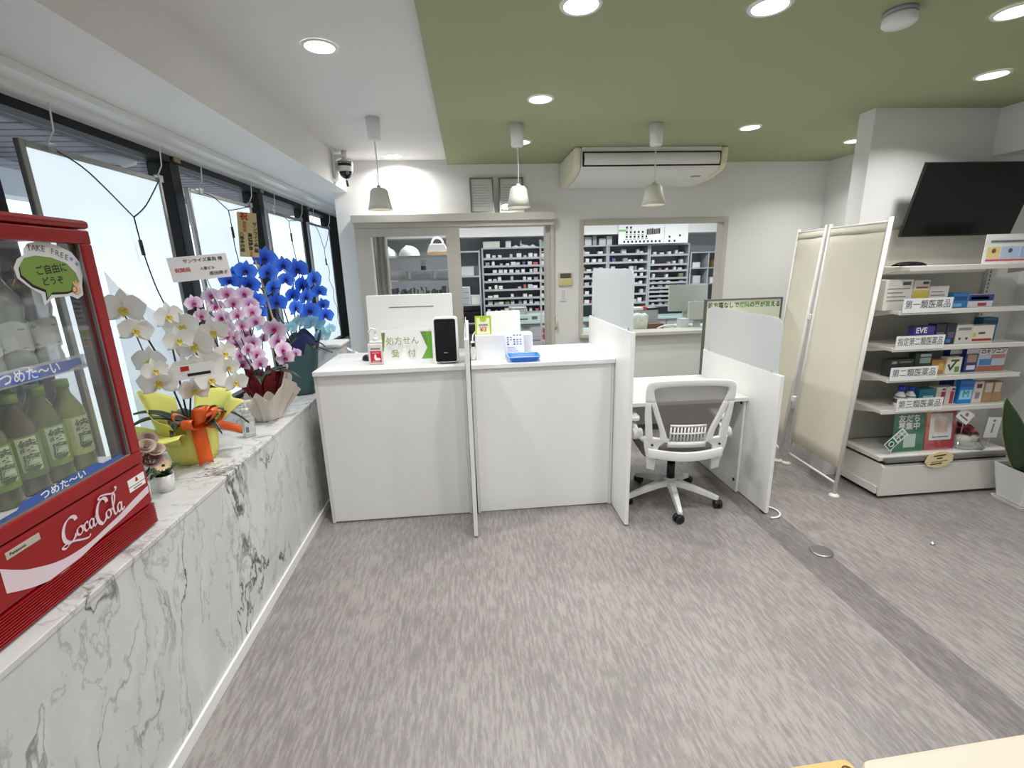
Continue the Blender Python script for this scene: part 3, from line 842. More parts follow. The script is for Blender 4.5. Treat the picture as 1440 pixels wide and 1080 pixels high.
med_box(3.43, 3.635, z, 0.173, 0.06, 'c4ccd8', 'wide pale blue painkiller box at the right end of the third stocked shelf', ((0.0, 0.68, 1, 0.9, 'ecebea'), (0.0, 0.9, 1, 1.0, '202228'), (0.0, 0.0, 1, 0.22, 'a86a5e'), (0.05, 0.25, 0.5, 0.5, '4a88c8'), (0.45, 0.5, 0.95, 0.66, 'b8807a')), (('ロキソニン', 0.5, 0.79, 0.037, '2a2a30', 0.001),), y=2.82)
# shelf 4
z = 0.6285
def med_bottle(x, label, h=0.135):
    t = thing('medicine_bottle', label, 'bottle', (x, 2.82, z))
    ob('body', MB().lathe([(0.032, 0), (0.034, 0.006), (0.034, 0.06), (0.030, 0.078), (0.016, 0.100), (0.014, 0.108)], 18), PLASTW, t)
    ob('cap', MB().lathe([(0.019, 0.1085), (0.019, h), (0.016, h + 0.004)], 16), mat('blue_cap', (36, 60, 190), 0.35), t)
    ob('print', MB().lathe([(0.0347, 0.028), (0.0347, 0.056)], 18, cap=False), mat('ink_565a62', (86, 90, 98), 0.6), t)
    ob('print', MB().lathe([(0.0315, 0.0755), (0.0335, 0.064)], 18, cap=False), mat('ink_80848a', (128, 132, 138), 0.6), t)
med_bottle(2.902, 'white bottle with a blue cap, the left and taller-looking of two', 0.142)
med_bottle(2.974, 'white bottle with a blue cap, beside the teal box', 0.132)
med_box(3.022, 3.138, z, 0.115, 0.06, '1f7686', 'teal medicine box beside the white bottles on the lowest shelf', ((0.25, 0.5, 0.9, 0.62, '8cc4cc'),))
med_box(3.146, 3.213, z, 0.125, 0.06, 'd8cec8', 'red and white medicine box, the left of a pair on the lowest shelf', ((0.55, 0.05, 1, 0.75, 'a02c34'), (0.6, 0.82, 0.9, 0.93, '5a3a3a')))
med_box(3.219, 3.286, z, 0.125, 0.06, 'd6ccc6', 'red and white medicine box, the right of a pair on the lowest shelf', ((0.5, 0.05, 0.9, 0.75, 'a02c34'), (0.6, 0.8, 0.95, 0.92, '4a3232')))
med_box(3.298, 3.345, z, 0.165, 0.06, '1e3f86', 'dark blue medicine box half hidden by the bright blue M pouch', (), y=2.87)
med_box(3.318, 3.42, z, 0.165, 0.035, '2b80d2', 'bright blue pouch with a green letter M on the lowest shelf', ((0.06, 0.18, 0.94, 0.58, '9adcf0'), (0.05, 0.72, 0.95, 0.85, '1a58a8')), (('M', 0.5, 0.40, 0.066, '1f7a68', 0.0),))
med_box(3.424, 3.496, z, 0.15, 0.05, 'dcd4ca', 'white medicine box with a dark emblem right of the M pouch', ((0.25, 0.7, 0.8, 0.9, '5c3030'), (0.25, 0.2, 0.7, 0.5, '90808a')))
med_box(3.500, 3.57, z, 0.145, 0.05, 'b08a5e', 'tan medicine box, the left of two at the right end of the lowest shelf', ((0.15, 0.5, 0.85, 0.95, 'd0c6ba'),))
med_box(3.574, 3.64, z, 0.145, 0.05, 'a9855c', 'tan medicine box at the far right end of the lowest shelf', ((0.1, 0.5, 0.8, 0.95, 'ccc4b8'),))
med_box(3.36, 3.50, z, 0.05, 0.08, '8e4a44', 'flat dark red box lying behind the M pouch on the lowest shelf', ((0.1, 0.2, 0.9, 0.8, 'a86a60'),), y=2.95)

# remote control and info poster on the top board
t = thing('remote_control', 'black remote control lying on the top shelf board by the screen', 'remote control', (2.775, 2.80, 1.5665), 0.05)
ob('body', MB().surf(lambda u, v: (-0.10 + 0.20 * u, (0.020 + 0.008 * math.cos(2 * PI * u)) * math.sin(PI * (v - 0.5)) * 1.0, 0.028 * math.cos(PI * (v - 0.5)) * (0.45 + 0.55 * math.sin(PI * min(1, max(0, u))) ** 0.4)), 14, 8), BLACKP, t)
t = thing('info_poster', 'white information sheet with coloured panels standing on the top shelf board', 'poster', (3.42, 2.80, 1.566))
ob('sheet', MB().box(3.235, 3.64, 2.765, 2.768, 1.5665, 1.745), PAPER, t, world=True)
ob('headline', MB().box(3.27, 3.60, 2.7635, 2.7645, 1.695, 1.708), INKG, t, world=True)
ob('yellow_panel', MB().box(3.255, 3.345, 2.7635, 2.7645, 1.60, 1.67), mat('ink_f0d890', (240, 216, 150), 0.6), t, world=True)
ob('blue_panel', MB().box(3.353, 3.48, 2.7635, 2.7645, 1.60, 1.67), mat('ink_bcd2ee', (188, 210, 238), 0.6), t, world=True)
ob('blue_panel', MB().box(3.488, 3.60, 2.7635, 2.7645, 1.60, 1.67), mat('ink_a8c4ea', (168, 196, 234), 0.6), t, world=True)
ob('red_line', MB().box(3.255, 3.62, 2.7635, 2.7645, 1.582, 1.592), mat('ink_d04a5a', (208, 74, 90), 0.6), t, world=True)
for k, x in enumerate((3.30, 3.415, 3.54)):
    ob('portrait', MB().cyl(0.014, 0, 0.001, 14, T(x, 2.7633, 1.645, rx=PI / 2)), mat('ink_6a5a50', (106, 90, 80), 0.6), t, world=True)
ob('stand', MB().box(3.30, 3.55, 2.7685, 2.80, 1.5665, 1.571), CLEARP, t, world=True)

# things on the base deck
def placard(name, label, x0, x1, z0, h, y, col, lean=0.10):
    t = thing(name, label, 'sign', ((x0 + x1) / 2, y, z0))
    w = x1 - x0
    m = T(rx=-lean)
    ob('board', MB().box(-w / 2, w / 2, 0, 0.004, 0, h, m), col, t)
    ob('acrylic_stand', MB().box(-w / 2 - 0.006, w / 2 + 0.006, -0.0055, -0.0035, 0, h + 0.004, m).box(-w / 2, w / 2, 0.006, 0.09, 0, 0.003), GLASS, t)
    return t, w, m
t, w, m = placard('friend_sign', 'green sign with white lettering in a clear stand on the base deck', 2.885, 3.115, 0.3005, 0.31, 2.79, mat('sign_green', (30, 118, 84), 0.5))
Lw = mat('ink_white', (240, 240, 236), 0.6)
rl = (PI / 2 - 0.10, 0, 0)
for s, zf in (('友だち', 0.232), ('募集中', 0.178)):
    text(s, 0.056, Lw, t, (0.0, -0.0006 + zf * 0.1, zf), rl, bold=0.0016, sx=0.98)
ob('white_square', MB().box(-0.035, 0.055, -0.0009, -0.0004, 0.03, 0.125, m), mat('pale_mint', (196, 214, 204), 0.6), t)
t, w, m = placard('social_sign', 'orange to red gradient sign in a clear stand on the base deck', 3.130, 3.352, 0.3005, 0.315, 2.79, None or mat('sign_gradient', (220, 90, 60), 0.5))
def gradient():
    g = MATS['sign_gradient']; nt = g.node_tree; b = nt.nodes['Principled BSDF']
    tc = nt.nodes.new('ShaderNodeTexCoord'); sp = nt.nodes.new('ShaderNodeSeparateXYZ'); nt.links.new(tc.outputs['Generated'], sp.inputs[0])
    mm = nt.nodes.new('ShaderNodeMath'); mm.operation = 'MULTIPLY_ADD'; mm.inputs[1].default_value = -0.45
    nt.links.new(sp.outputs['X'], mm.inputs[0]); nt.links.new(sp.outputs['Z'], mm.inputs[2])
    r = nt.nodes.new('ShaderNodeValToRGB'); nt.links.new(mm.outputs[0], r.inputs[0])
    e = r.color_ramp.elements
    e[0].position = 0.0; e[0].color = (lin(182), lin(52), lin(66), 1)
    e[1].position = 0.9; e[1].color = (lin(236), lin(160), lin(60), 1)
    q = r.color_ramp.elements.new(0.5); q.color = (lin(214), lin(92), lin(52), 1)
    nt.links.new(r.outputs[0], b.inputs['Base Color'])
gradient()
ob('white_card', MB().prism(rrect(0.17, 0.19, 0.012, 4, 0, 0.165), 0.0003, 0.0009, 'z', m @ T(rx=PI / 2)), PAPER, t)
ob('tinted_square', MB().box(-0.052, 0.052, -0.0016, -0.0010, 0.125, 0.225, m), mat('pale_peach', (226, 196, 182), 0.6), t)
ob('caption', MB().box(-0.06, 0.06, -0.0016, -0.0010, 0.088, 0.096, m), INKG, t)
# small pop cards
t = thing('pop_card', 'small green and white card with lettering tilted on the left edge of the green sign', 'card', (2.862, 2.755, 0.3005))
mm = T(2.868, 2.757, 0.41, rx=0.0) @ Matrix.Rotation(-0.78, 4, 'Y')
ob('card', MB().box(-0.083, 0.083, 0, 0.0015, -0.036, 0.036, mm), PAPER, t, world=True)
ob('round_mark', MB().box(-0.078, -0.012, -0.0008, -0.0002, -0.03, 0.03, mm), mat('sign_green2', (40, 110, 84), 0.5), t, world=True)
ob('ring', MB().tube([(-0.045 + 0.018 * math.cos(a), -0.001, 0.018 * math.sin(a)) for a in [i * PI / 8 for i in range(16)]], 0.003, 5, mm, closed=True), Lw, t, world=True)
_rot = mm.to_3x3() @ Matrix.Rotation(PI / 2, 3, 'X')
for s, zf in (('友だち', 0.016), ('募集中', -0.016)):
    _p = mm @ Vector((0.036, -0.0008, zf))
    text(s, 0.027, mat('sign_green2', (40, 110, 84), 0.5), t, _p, _rot.to_euler(), world=True, bold=0.0008)
ob('pick', MB().tube([(2.845, 2.759, 0.3005), (2.85, 2.759, 0.36)], 0.002, 5), PLASTW, t, world=True)
t = thing('pop_card', 'white card with a red emblem tilted above the gradient sign', 'card', (3.34, 2.76, 0.3005))
mm = T(3.345, 2.752, 0.555) @ Matrix.Rotation(0.62, 4, 'Y')
ob('card', MB().box(-0.058, 0.058, 0, 0.0015, -0.042, 0.042, mm), PAPER, t, world=True)
ob('emblem', MB().cyl(0.013, 0, 0.001, 14, mm @ T(0.004, 0, 0.014, rx=PI / 2)), mat('ink_b06a70', (176, 106, 112), 0.6), t, world=True)
ob('print_line', MB().box(-0.04, 0.04, -0.0008, -0.0002, -0.02, -0.010, mm), INKG, t, world=True)
ob('pick', MB().tube([(3.345, 2.755, 0.3005), (3.345, 2.755, 0.52)], 0.002, 5), CLEARP, t, world=True)
t = thing('pop_card', 'upright white card with vertical print beside the flower bowl', 'card', (3.59, 2.77, 0.3005))
mm = T(3.592, 2.765, 0.452) @ Matrix.Rotation(0.06, 4, 'Y')
ob('card', MB().box(-0.052, 0.052, 0, 0.0015, -0.075, 0.075, mm), PAPER, t, world=True)
ob('print_line', MB().box(-0.004, 0.006, -0.0008, -0.0002, -0.04, 0.03, mm), INKG, t, world=True)
ob('emblem', MB().cyl(0.009, 0, 0.001, 12, mm @ T(0.0, 0, 0.05, rx=PI / 2)), INKG, t, world=True)
ob('pick', MB().tube([(3.592, 2.77, 0.3005), (3.592, 2.77, 0.40)], 0.002, 5), CLEARP, t, world=True)
t = thing('cloud_sign', 'cream cloud-shaped notice hanging on the front edge of the base deck', 'sign', (3.14, 2.685, 0.22))
cl = []
for i in range(48):
    a = 2 * PI * i / 48
    q = 1 + 0.07 * abs(math.sin(a * 4.5))
    cl.append((0.098 * q * math.cos(a), 0.055 * q * math.sin(a)))
CLM = T(3.14, 2.686, 0.275) @ Matrix.Rotation(-0.09, 4, 'Y')
ob('board', MB().prism(cl, 0, 0.003, 'z', CLM @ T(rx=PI / 2)), mat('cream_card', (228, 210, 160), 0.7, vary=0.05), t, world=True)
for (a0, a1, zf, hh) in ((-0.045, 0.045, 0.026, 0.010), (-0.02, 0.02, 0.006, 0.010), (-0.06, 0.06, -0.014, 0.004), (-0.065, 0.02, -0.032, 0.010)):
    ob('print_line', MB().box(a0, a1, -0.0042, -0.0031, zf, zf + hh, CLM), mat('ink_5a4a34', (90, 74, 52), 0.6), t, world=True)
# flower bowl
t = thing('flower_bowl', 'white bowl with dusty pink flowers wrapped in clear film on the base deck', 'flower arrangement', (3.475, 2.86, 0.3005))
ob('bowl', MB().lathe([(0.035, 0.0), (0.06, 0.008), (0.088, 0.04), (0.092, 0.075), (0.080, 0.095), (0.074, 0.093), (0.085, 0.07)], 24), mat('glazed_white', (216, 210, 196), 0.3), t)
def rosette(m, r, mb=None):
    mb = mb or MB()
    for k in range(3):
        for j in range(5 + k):
            a = 2 * PI * j / (5 + k) + k * 0.5
            rr = r * (0.35 + 0.32 * k)
            mb.surf(lambda u, v, a=a, rr=rr, k=k: (math.cos(a + (u - 0.5) * 1.3) * rr * (0.4 + 0.6 * v), math.sin(a + (u - 0.5) * 1.3) * rr * (0.4 + 0.6 * v), r * (0.65 - 0.22 * k) * v), 3, 2, m)
    return mb
for k, (x, y, z, r, c) in enumerate(((-0.045, -0.02, 0.11, 0.042, (150, 62, 76)), (0.03, -0.05, 0.10, 0.040, (196, 150, 140)), (0.0, 0.03, 0.12, 0.045, (140, 52, 66)), (0.06, 0.01, 0.115, 0.036, (160, 84, 90)), (-0.01, -0.045, 0.125, 0.034, (168, 80, 92)))):
    ob('rose', rosette(T(x, y, z, rx=0.5), r), mat('rose_%d' % k, c, 0.7), t)
lv = MB()
for k in range(9):
    a = k * 0.72
    lv.surf(lambda u, v, a=a: ((0.05 + 0.05 * u) * math.cos(a) - 0.016 * math.sin(a) * math.sin(PI * u) * (v - .5) * 2, (0.05 + 0.05 * u) * math.sin(a) + 0.016 * math.cos(a) * math.sin(PI * u) * (v - .5) * 2, 0.095 + 0.02 * math.sin(PI * u)), 5, 2)
ob('leaf', lv, LEAF, t)
ob('film_base', MB().lathe([(0.10, 0.001), (0.13, 0.004), (0.115, 0.03), (0.10, 0.05)], 14, T(0.0, 0, 0), fn=lambda a, i: (1 + 0.10 * math.sin(5 * a + i), 0), cap=False), CLEARP, t)

# snake plant in a white pot
t = thing('snake_plant', 'snake plant in a square white pot at the right edge of the photo', 'plant', (3.62, 2.52, 0))
def sqlathe(prof, m=None):
    mb = MB(); P = None
    vs = []; n = None
    for w, z in prof:
        pts = rrect(2 * w, 2 * w, 0.012, 2); n = len(pts)
        vs += [(x, y, z) for x, y in pts]
    fs = [tuple(range(n - 1, -1, -1))] + [(r * n + i, r * n + (i + 1) % n, (r + 1) * n + (i + 1) % n, (r + 1) * n + i) for r in range(len(prof) - 1) for i in range(n)]
    fs.append(tuple((len(prof) - 1) * n + i for i in range(n)))
    return mb.add(vs, fs, m)
PR = T(rz=-0.12)
ob('pot', sqlathe([(0.088, 0.018), (0.122, 0.255), (0.113, 0.255), (0.108, 0.215)], PR), mat('pot_white', (214, 213, 210), 0.4), t)
ob('saucer', sqlathe([(0.102, 0.0), (0.108, 0.02), (0.100, 0.02), (0.098, 0.0105)], PR), mat('pot_white', (214, 213, 210), 0.4), t)
ob('soil', MB().box(-0.103, 0.103, -0.103, 0.103, 0.2155, 0.223, PR), mat('soil', (52, 42, 34), 0.95), t)
SNK = mat('snake_leaf', (44, 66, 38), 0.4, vary=0.45, vscale=26); SNE = mat('snake_leaf_edge', (150, 150, 90), 0.5)
def blade(bx, by, hx, hy, L, w, tw):
    def P(u, v, wf=1.0, off=0.0):
        ww = w * wf * math.sin(PI * min(1, 0.16 + 0.84 * u)) ** 0.8 if u < 1 else 0
        cx, cy, cz = bx + hx * (0.75 * u + 0.25 * u * u), by + hy * u * u, 0.222 + L * u
        a = tw + 0.5 * u
        return (cx + ww * (v - 0.5) * math.cos(a), cy + ww * (v - 0.5) * math.sin(a) - 0.010 * math.cos(PI * (v - 0.5)) + off, cz)
    b = ob('leaf', MB().surf(lambda u, v: P(v, u), 6, 12), SNK, t, solid=0.003)
    e = MB().tube([P(i / 14, 0) for i in range(15)], 0.003, 4).tube([P(i / 14, 1) for i in range(15)], 0.003, 4)
    ob('leaf_edge', e, SNE, b)
for a in ((-0.075, -0.02, -0.255, 0.0, 0.535, 0.125, -1.05), (-0.045, 0.02, -0.185, 0.0, 0.475, 0.105, -0.75), (-0.01, -0.02, -0.14, -0.02, 0.42, 0.11, -1.2), (-0.02, 0.045, -0.10, 0.06, 0.28, 0.08, 0.8), (0.05, 0.05, 0.08, 0.05, 0.42, 0.08, 0.2), (0.02, -0.055, -0.03, -0.06, 0.24, 0.06, 0.1)):
    blade(*a)
t = thing('plant_card', 'small beige card leaning in the snake plant pot', 'card', (3.52, 2.42, 0.25))
mm = T(3.47, 2.405, 0.385) @ Matrix.Rotation(0.08, 4, 'Y')
ob('card', MB().box(-0.055, 0.055, 0, 0.0015, -0.035, 0.035, mm), mat('cream_card', (228, 210, 160), 0.7), t, world=True)
ob('print_line', MB().box(-0.035, 0.03, -0.0008, -0.0002, -0.012, -0.006, mm), mat('ink_b09070', (176, 144, 112), 0.6), t, world=True)
ob('pick', MB().tube([(3.54, 2.44, 0.225), (3.475, 2.4075, 0.37)], 0.002, 5), CLEARP, t, world=True)

# television
t = thing('television', 'black flat television tilted forward above the medicine shelf', 'television', (3.265, 3.0, 1.97))
m = T(0, -0.05, 0, rx=0.235)
ob('screen_panel', MB().box(-0.40, 0.40, -0.012, 0.012, -0.225, 0.225, m), mat('tv_bezel', (14, 14, 15), 0.4), t, bevel=0.003)
ob('screen', MB().box(-0.394, 0.394, -0.0135, -0.0125, -0.214, 0.219, m), mat('tv_glass', (6, 7, 8), 0.22, spec=0.3), t)
ob('back_cover', MB().box(-0.26, 0.26, 0.0125, 0.045, -0.19, 0.08, m), BLACKP, t, bevel=0.01)
ob('wall_bracket', MB().box(-0.12, 0.12, 0.088, 0.098, -0.12, 0.10).box(-0.10, -0.07, 0.0, 0.088, -0.03, 0.02).box(0.07, 0.10, 0.0, 0.088, -0.03, 0.02), BLACKP, t)

# ---------------------------------------------------------------- drinks fridge on the ledge
def fridge():
    RED = mat('fridge_red', (150, 6, 14), 0.33)
    GREYL = mat('fridge_liner', (198, 200, 200), 0.45)
    t = thing('drinks_fridge', 'red countertop drinks fridge with a glass door standing on the marble ledge', 'fridge', (-1.325, 1.28, 0.80))
    W_ = lambda n, mb, m, par=None, **k: ob(n, mb, m, par or t, world=True, **k)
    XF, XB, Y0, Y1 = -1.115, -1.535, 0.985, 1.566
    # lower body with grille
    W_('lower_body', MB().box(XB, XF - 0.004, Y0, Y1 + 0.008, 0.881, 1.032), RED, bevel=0.010)
    W_('grille_backing', MB().box(XB, XF - 0.024, Y0 + 0.004, Y1 + 0.002, 0.808, 0.8805), RED, bevel=0.004)
    W_('base_foot_strip', MB().box(XB + 0.02, XF - 0.02, Y0 + 0.01, Y1 - 0.01, 0.803, 0.8075), BLACKP)
    for y in (Y0 + 0.05, Y1 - 0.05):
        for x in (XB + 0.05, XF - 0.05):
            W_('rubber_foot', MB().cyl(0.016, 0.8003, 0.8028, 12, T(x, y, 0)), BLACKP)
    for k in range(10):
        z = 0.809 + k * 0.0073
        W_('grille_rib', MB().box(XF - 0.0235, XF - 0.003, Y0 + 0.004, Y1 + 0.006, z, z + 0.0040), RED)
    # crown
    W_('top_cap', MB().box(XB, XF + 0.004, Y0 - 0.002, Y1 + 0.004, 1.775, 1.80), RED, bevel=0.010)
    W_('top_header', MB().box(XB, XF - 0.028, Y0, Y1, 1.745, 1.774), RED)
    # liner: back, left wall, floor, top
    W_('liner', MB().box(XB, XB + 0.012, Y0, Y1, 1.033, 1.744).box(XB + 0.012, XF - 0.03, Y0, Y0 + 0.02, 1.033, 1.744).box(XB + 0.012, XF - 0.03, Y0 + 0.02, Y1 - 0.012, 1.033, 1.058), GREYL)
    sg = W_('side_glass', MB().box(XB + 0.013, XF - 0.03, Y1 - 0.010, Y1 - 0.004, 1.06, 1.742), GLASS)
    # door
    d = MB()
    d.box(XF - 0.027, XF, Y0, Y1, 1.733, 1.772).box(XF - 0.027, XF, Y0, Y1, 1.036, 1.076)
    d.box(XF - 0.027, XF, Y0, Y0 + 0.042, 1.076, 1.733).box(XF - 0.027, XF, Y1 - 0.042, Y1, 1.076, 1.733)
    dr = W_('door', d, RED, bevel=0.004)
    W_('gasket', MB().box(XF - 0.05, XF - 0.0275, Y1 - 0.062, Y1 - 0.030, 1.066, 1.74).box(XF - 0.05, XF - 0.0275, Y0 + 0.024, Y0 + 0.05, 1.066, 1.74), mat('gasket_grey', (92, 84, 86), 0.5), dr)
    W_('door_trim', MB().box(XF - 0.012, XF - 0.004, Y0 + 0.0425, Y1 - 0.0425, 1.0765, 1.082).box(XF - 0.012, XF - 0.004, Y1 - 0.048, Y1 - 0.0425, 1.082, 1.7325), ALU, dr)
    W_('door_glass', MB().box(XF - 0.018, XF - 0.013, Y0 + 0.043, Y1 - 0.043, 1.0775, 1.7325), GLASS, dr)
    # shelf with price rail
    sh = W_('wire_shelf', MB().box(XB + 0.03, XF - 0.062, Y0 + 0.025, Y1 - 0.02, 1.379, 1.384), CLEARP)
    wires = MB()
    for k in range(14):
        y = Y0 + 0.04 + k * 0.038
        wires.tube([(XB + 0.02, y, 1.376), (XF - 0.06, y, 1.376)], 0.002, 4)
    wo = W_('wire', wires, PLASTW, sh); wo['kind'] = 'stuff'
    W_('price_rail', MB().box(XF - 0.062, XF - 0.055, Y0 + 0.025, Y1 - 0.055, 1.372, 1.414), CLEARP, sh)
    BLUE = mat('label_blue', (62, 94, 172), 0.45)
    W_('blue_label', MB().prism([(1.03, 1.377), (1.44, 1.377), (1.47, 1.386), (1.49, 1.386), (1.49, 1.405), (1.40, 1.407), (1.03, 1.407)], XF - 0.0545, XF - 0.0540, 'x'), BLUE, sh)
    text('つめた〜い', 0.036, Lw, sh, (XF - 0.0535, 1.325, 1.392), FACE_X, world=True, bold=0.0008)
    b2 = W_('blue_label', MB().prism([(1.06, 1.076), (1.50, 1.078), (1.50, 1.09), (1.42, 1.092), (1.40, 1.103), (1.16, 1.103), (1.14, 1.090), (1.06, 1.088)], XF - 0.0125, XF - 0.0120, 'x'), BLUE, dr)
    text('つめた〜い', 0.026, Lw, dr, (XF - 0.0116, 1.28, 1.091), FACE_X, world=True, bold=0.0005, sx=1.15)
    W_('floor_tray', MB().box(XB + 0.03, XF - 0.055, Y0 + 0.025, Y1 - 0.02, 1.0585, 1.066), PLASTW)
    # speech bubble sticker on the glass
    so = [(1.351, 1.713), (1.368, 1.728), (1.399, 1.734), (1.451, 1.727), (1.498, 1.709), (1.52, 1.68), (1.524, 1.656), (1.508, 1.617), (1.503, 1.588), (1.480, 1.578), (1.461, 1.588), (1.410, 1.587), (1.397, 1.585), (1.368, 1.568), (1.368, 1.598), (1.338, 1.617), (1.312, 1.641), (1.310, 1.666), (1.325, 1.687), (1.347, 1.698)]
    st = W_('speech_bubble_sticker', MB().prism(so, XF - 0.0128, XF - 0.0118, 'x'), mat('sticker_white', (226, 224, 226), 0.5), dr)
    sh2 = [(y - 0.004, z - 0.006) for y, z in [(1.326, 1.671), (1.344, 1.69), (1.378, 1.697), (1.424, 1.693), (1.471, 1.678), (1.495, 1.651), (1.5, 1.627), (1.485, 1.608), (1.452, 1.6), (1.400, 1.601), (1.381, 1.586), (1.384, 1.608), (1.35, 1.623), (1.324, 1.649)]]
    W_('bubble_shadow', MB().prism(sh2, XF - 0.0118, XF - 0.0114, 'x'), INK, dr)
    W_('green_bubble', MB().prism([(y + 0.004, z + 0.006) for y, z in sh2], XF - 0.0114, XF - 0.0108, 'x'), mat('sticker_green', (122, 152, 66), 0.5), dr)
    text('ご自由に', 0.026, INK, dr, (XF - 0.0104, 1.417, 1.661), (PI / 2, -0.10, PI / 2), world=True, bold=0.0004)
    text('どうぞ', 0.024, INK, dr, (XF - 0.0104, 1.412, 1.630), (PI / 2, -0.06, PI / 2), world=True, bold=0.0004)
    _tf = 'TAKE FREE'
    for k, ch in enumerate(_tf):
        if ch == ' ': continue
        u = k / 8.0
        text(ch, 0.022, INKG, dr, (XF - 0.0112, 1.366 + 0.110 * u, 1.7155 - 0.022 * u * u + 0.002 * math.sin(PI * u)), (PI / 2, 0.05 + 0.32 * u, PI / 2), world=True, bold=0.0003)
    hb = MB().ell(0.0008, 0.014, 0.013, 12, 8, T(XF - 0.0104, 1.482, 1.603))
    for k, (a, l) in enumerate(((1.9, 0.020), (1.4, 0.022), (0.9, 0.020))):
        hb.ribbon([(1.482, 1.608), (1.482 + l * 0.6 * math.cos(a), 1.608 + l * 0.6 * math.sin(a)), (1.482 + l * math.cos(a), 1.608 + l * math.sin(a))], XF - 0.0098, 0.006, 0.006)
    W_('ok_hand_print', hb, mat('sticker_skin', (226, 184, 140), 0.6), dr)
    hr = MB().tube([(XF - 0.0096, 1.474 + 0.008 * math.cos(a), 1.606 + 0.009 * math.sin(a)) for a in [i * PI / 6 for i in range(12)]], 0.001, 4, closed=True)
    W_('ok_hand_outline', hr, mat('ink_8a4a2a', (138, 74, 42), 0.6), dr)
    for (y, z) in ((1.492, 1.690), (1.506, 1.676)):
        sm = MB()
        for k in range(3):
            a = k * PI / 3
            sm.ribbon([(y - 0.006 * math.cos(a), z - 0.006 * math.sin(a)), (y + 0.006 * math.cos(a), z + 0.006 * math.sin(a))], XF - 0.0112, 0.0022, 0.0022)
        W_('spark_print', sm, mat('ink_7a94c8', (122, 148, 200), 0.6), dr)
    # wave and script lettering on the red front
    FX = XF - 0.0032
    WV = mat('fridge_pink_white', (226, 205, 214), 0.4)
    swT = [(1.054, 0.986), (1.103, 0.949), (1.141, 0.930), (1.184, 0.913), (1.233, 0.903), (1.3, 0.901), (1.366, 0.910), (1.425, 0.919), (1.492, 0.934), (1.563, 0.947)]
    swB = [(1.052, 0.921), (1.095, 0.9), (1.128, 0.887), (1.172, 0.876), (1.219, 0.874), (1.316, 0.887), (1.371, 0.894), (1.425, 0.900), (1.49, 0.911), (1.561, 0.923)]
    A = spline([(a, b, 0) for a, b in swT], 4); B = spline([(a, b, 0) for a, b in swB], 4); n = len(A)
    W_('wave_print', MB().add([(FX, p.x, p.y) for p in B] + [(FX, p.x, p.y) for p in A], [(i, i + 1, n + i + 1, n + i) for i in range(n - 1)]), WV)
    # script: strokes in letter units, u along the word, v up
    S = []
    S.append([(0.235, 0.80), (0.215, 0.93), (0.15, 0.98), (0.07, 0.86), (0.02, 0.58), (0.03, 0.28), (0.10, 0.13), (0.17, 0.22), (0.20, 0.34)])     # C
    S.append([(0.10, 0.13), (0.02, 0.02), (-0.03, 0.10), (0.04, 0.16), (0.16, 0.10), (0.26, 0.00), (0.36, -0.06), (0.40, 0.02)])                     # swash below
    S.append([(0.27, 0.50), (0.22, 0.44), (0.21, 0.28), (0.25, 0.21), (0.295, 0.31), (0.29, 0.46), (0.265, 0.50), (0.30, 0.46), (0.33, 0.46)])         # o
    S.append([(0.385, 0.46), (0.37, 0.52), (0.335, 0.46), (0.32, 0.31), (0.345, 0.21), (0.39, 0.27)])                                                 # c
    S.append([(0.475, 0.48), (0.44, 0.52), (0.405, 0.42), (0.405, 0.28), (0.43, 0.21), (0.46, 0.30), (0.48, 0.50), (0.468, 0.30), (0.485, 0.21), (0.515, 0.28)])  # a
    S.append([(0.50, 0.52), (0.53, 0.54)])                                                                                                          # hyphen
    S.append([(0.735, 0.80), (0.72, 0.94), (0.66, 1.00), (0.585, 0.88), (0.54, 0.60), (0.545, 0.30), (0.60, 0.14), (0.655, 0.20), (0.69, 0.32)])     # C
    S.append([(0.66, 1.00), (0.60, 1.06), (0.64, 1.13), (0.74, 1.08), (0.84, 1.00), (0.91, 1.04), (0.93, 1.13), (0.90, 1.16)])                          # top swash
    S.append([(0.735, 0.50), (0.69, 0.45), (0.68, 0.30), (0.715, 0.21), (0.76, 0.30), (0.757, 0.45), (0.733, 0.50), (0.765, 0.47), (0.79, 0.50)])     # o
    S.append([(0.79, 0.42), (0.84, 0.62), (0.875, 0.86), (0.855, 0.98), (0.825, 0.86), (0.815, 0.50), (0.82, 0.28), (0.845, 0.20), (0.875, 0.28)])     # l
    S.append([(0.965, 0.48), (0.925, 0.53), (0.89, 0.43), (0.89, 0.28), (0.915, 0.21), (0.948, 0.31), (0.968, 0.52), (0.957, 0.30), (0.975, 0.21), (1.01, 0.30)])  # a
    y0, y1, zb0, zb1, hgt = 1.218, 1.434, 0.928, 0.912, 0.076
    def mp(u, v):
        return (y0 + (y1 - y0) * u + 0.006 * v, zb0 + (zb1 - zb0) * u + hgt * v * (1.0 + 0.12 * u))
    sc = MB()
    for q, st_ in enumerate(S):
        big = q in (0, 6)
        sc.ribbon([mp(u, v) for u, v in st_], FX + 0.0006 + 0.0006 * q, 0.0120 if big else 0.0068, 0.0034 if big else 0.0024, 0.35)
    W_('script_lettering', sc, WV)
    W_('white_label', MB().box(FX - 0.001, FX, 1.482, 1.558, 0.977, 1.001), PAPER)
    W_('white_label', MB().box(FX - 0.001, FX, 1.482, 1.557, 0.960, 0.974), PAPER)
    W_('red_mark', MB().prism([(1.513, 0.985), (1.528, 0.984), (1.524, 0.998), (1.518, 0.998)], FX, FX + 0.0004, 'x'), REDINK)
    W_('label_line', MB().box(FX, FX + 0.0004, 1.50, 1.54, 0.965, 0.969), INKG)
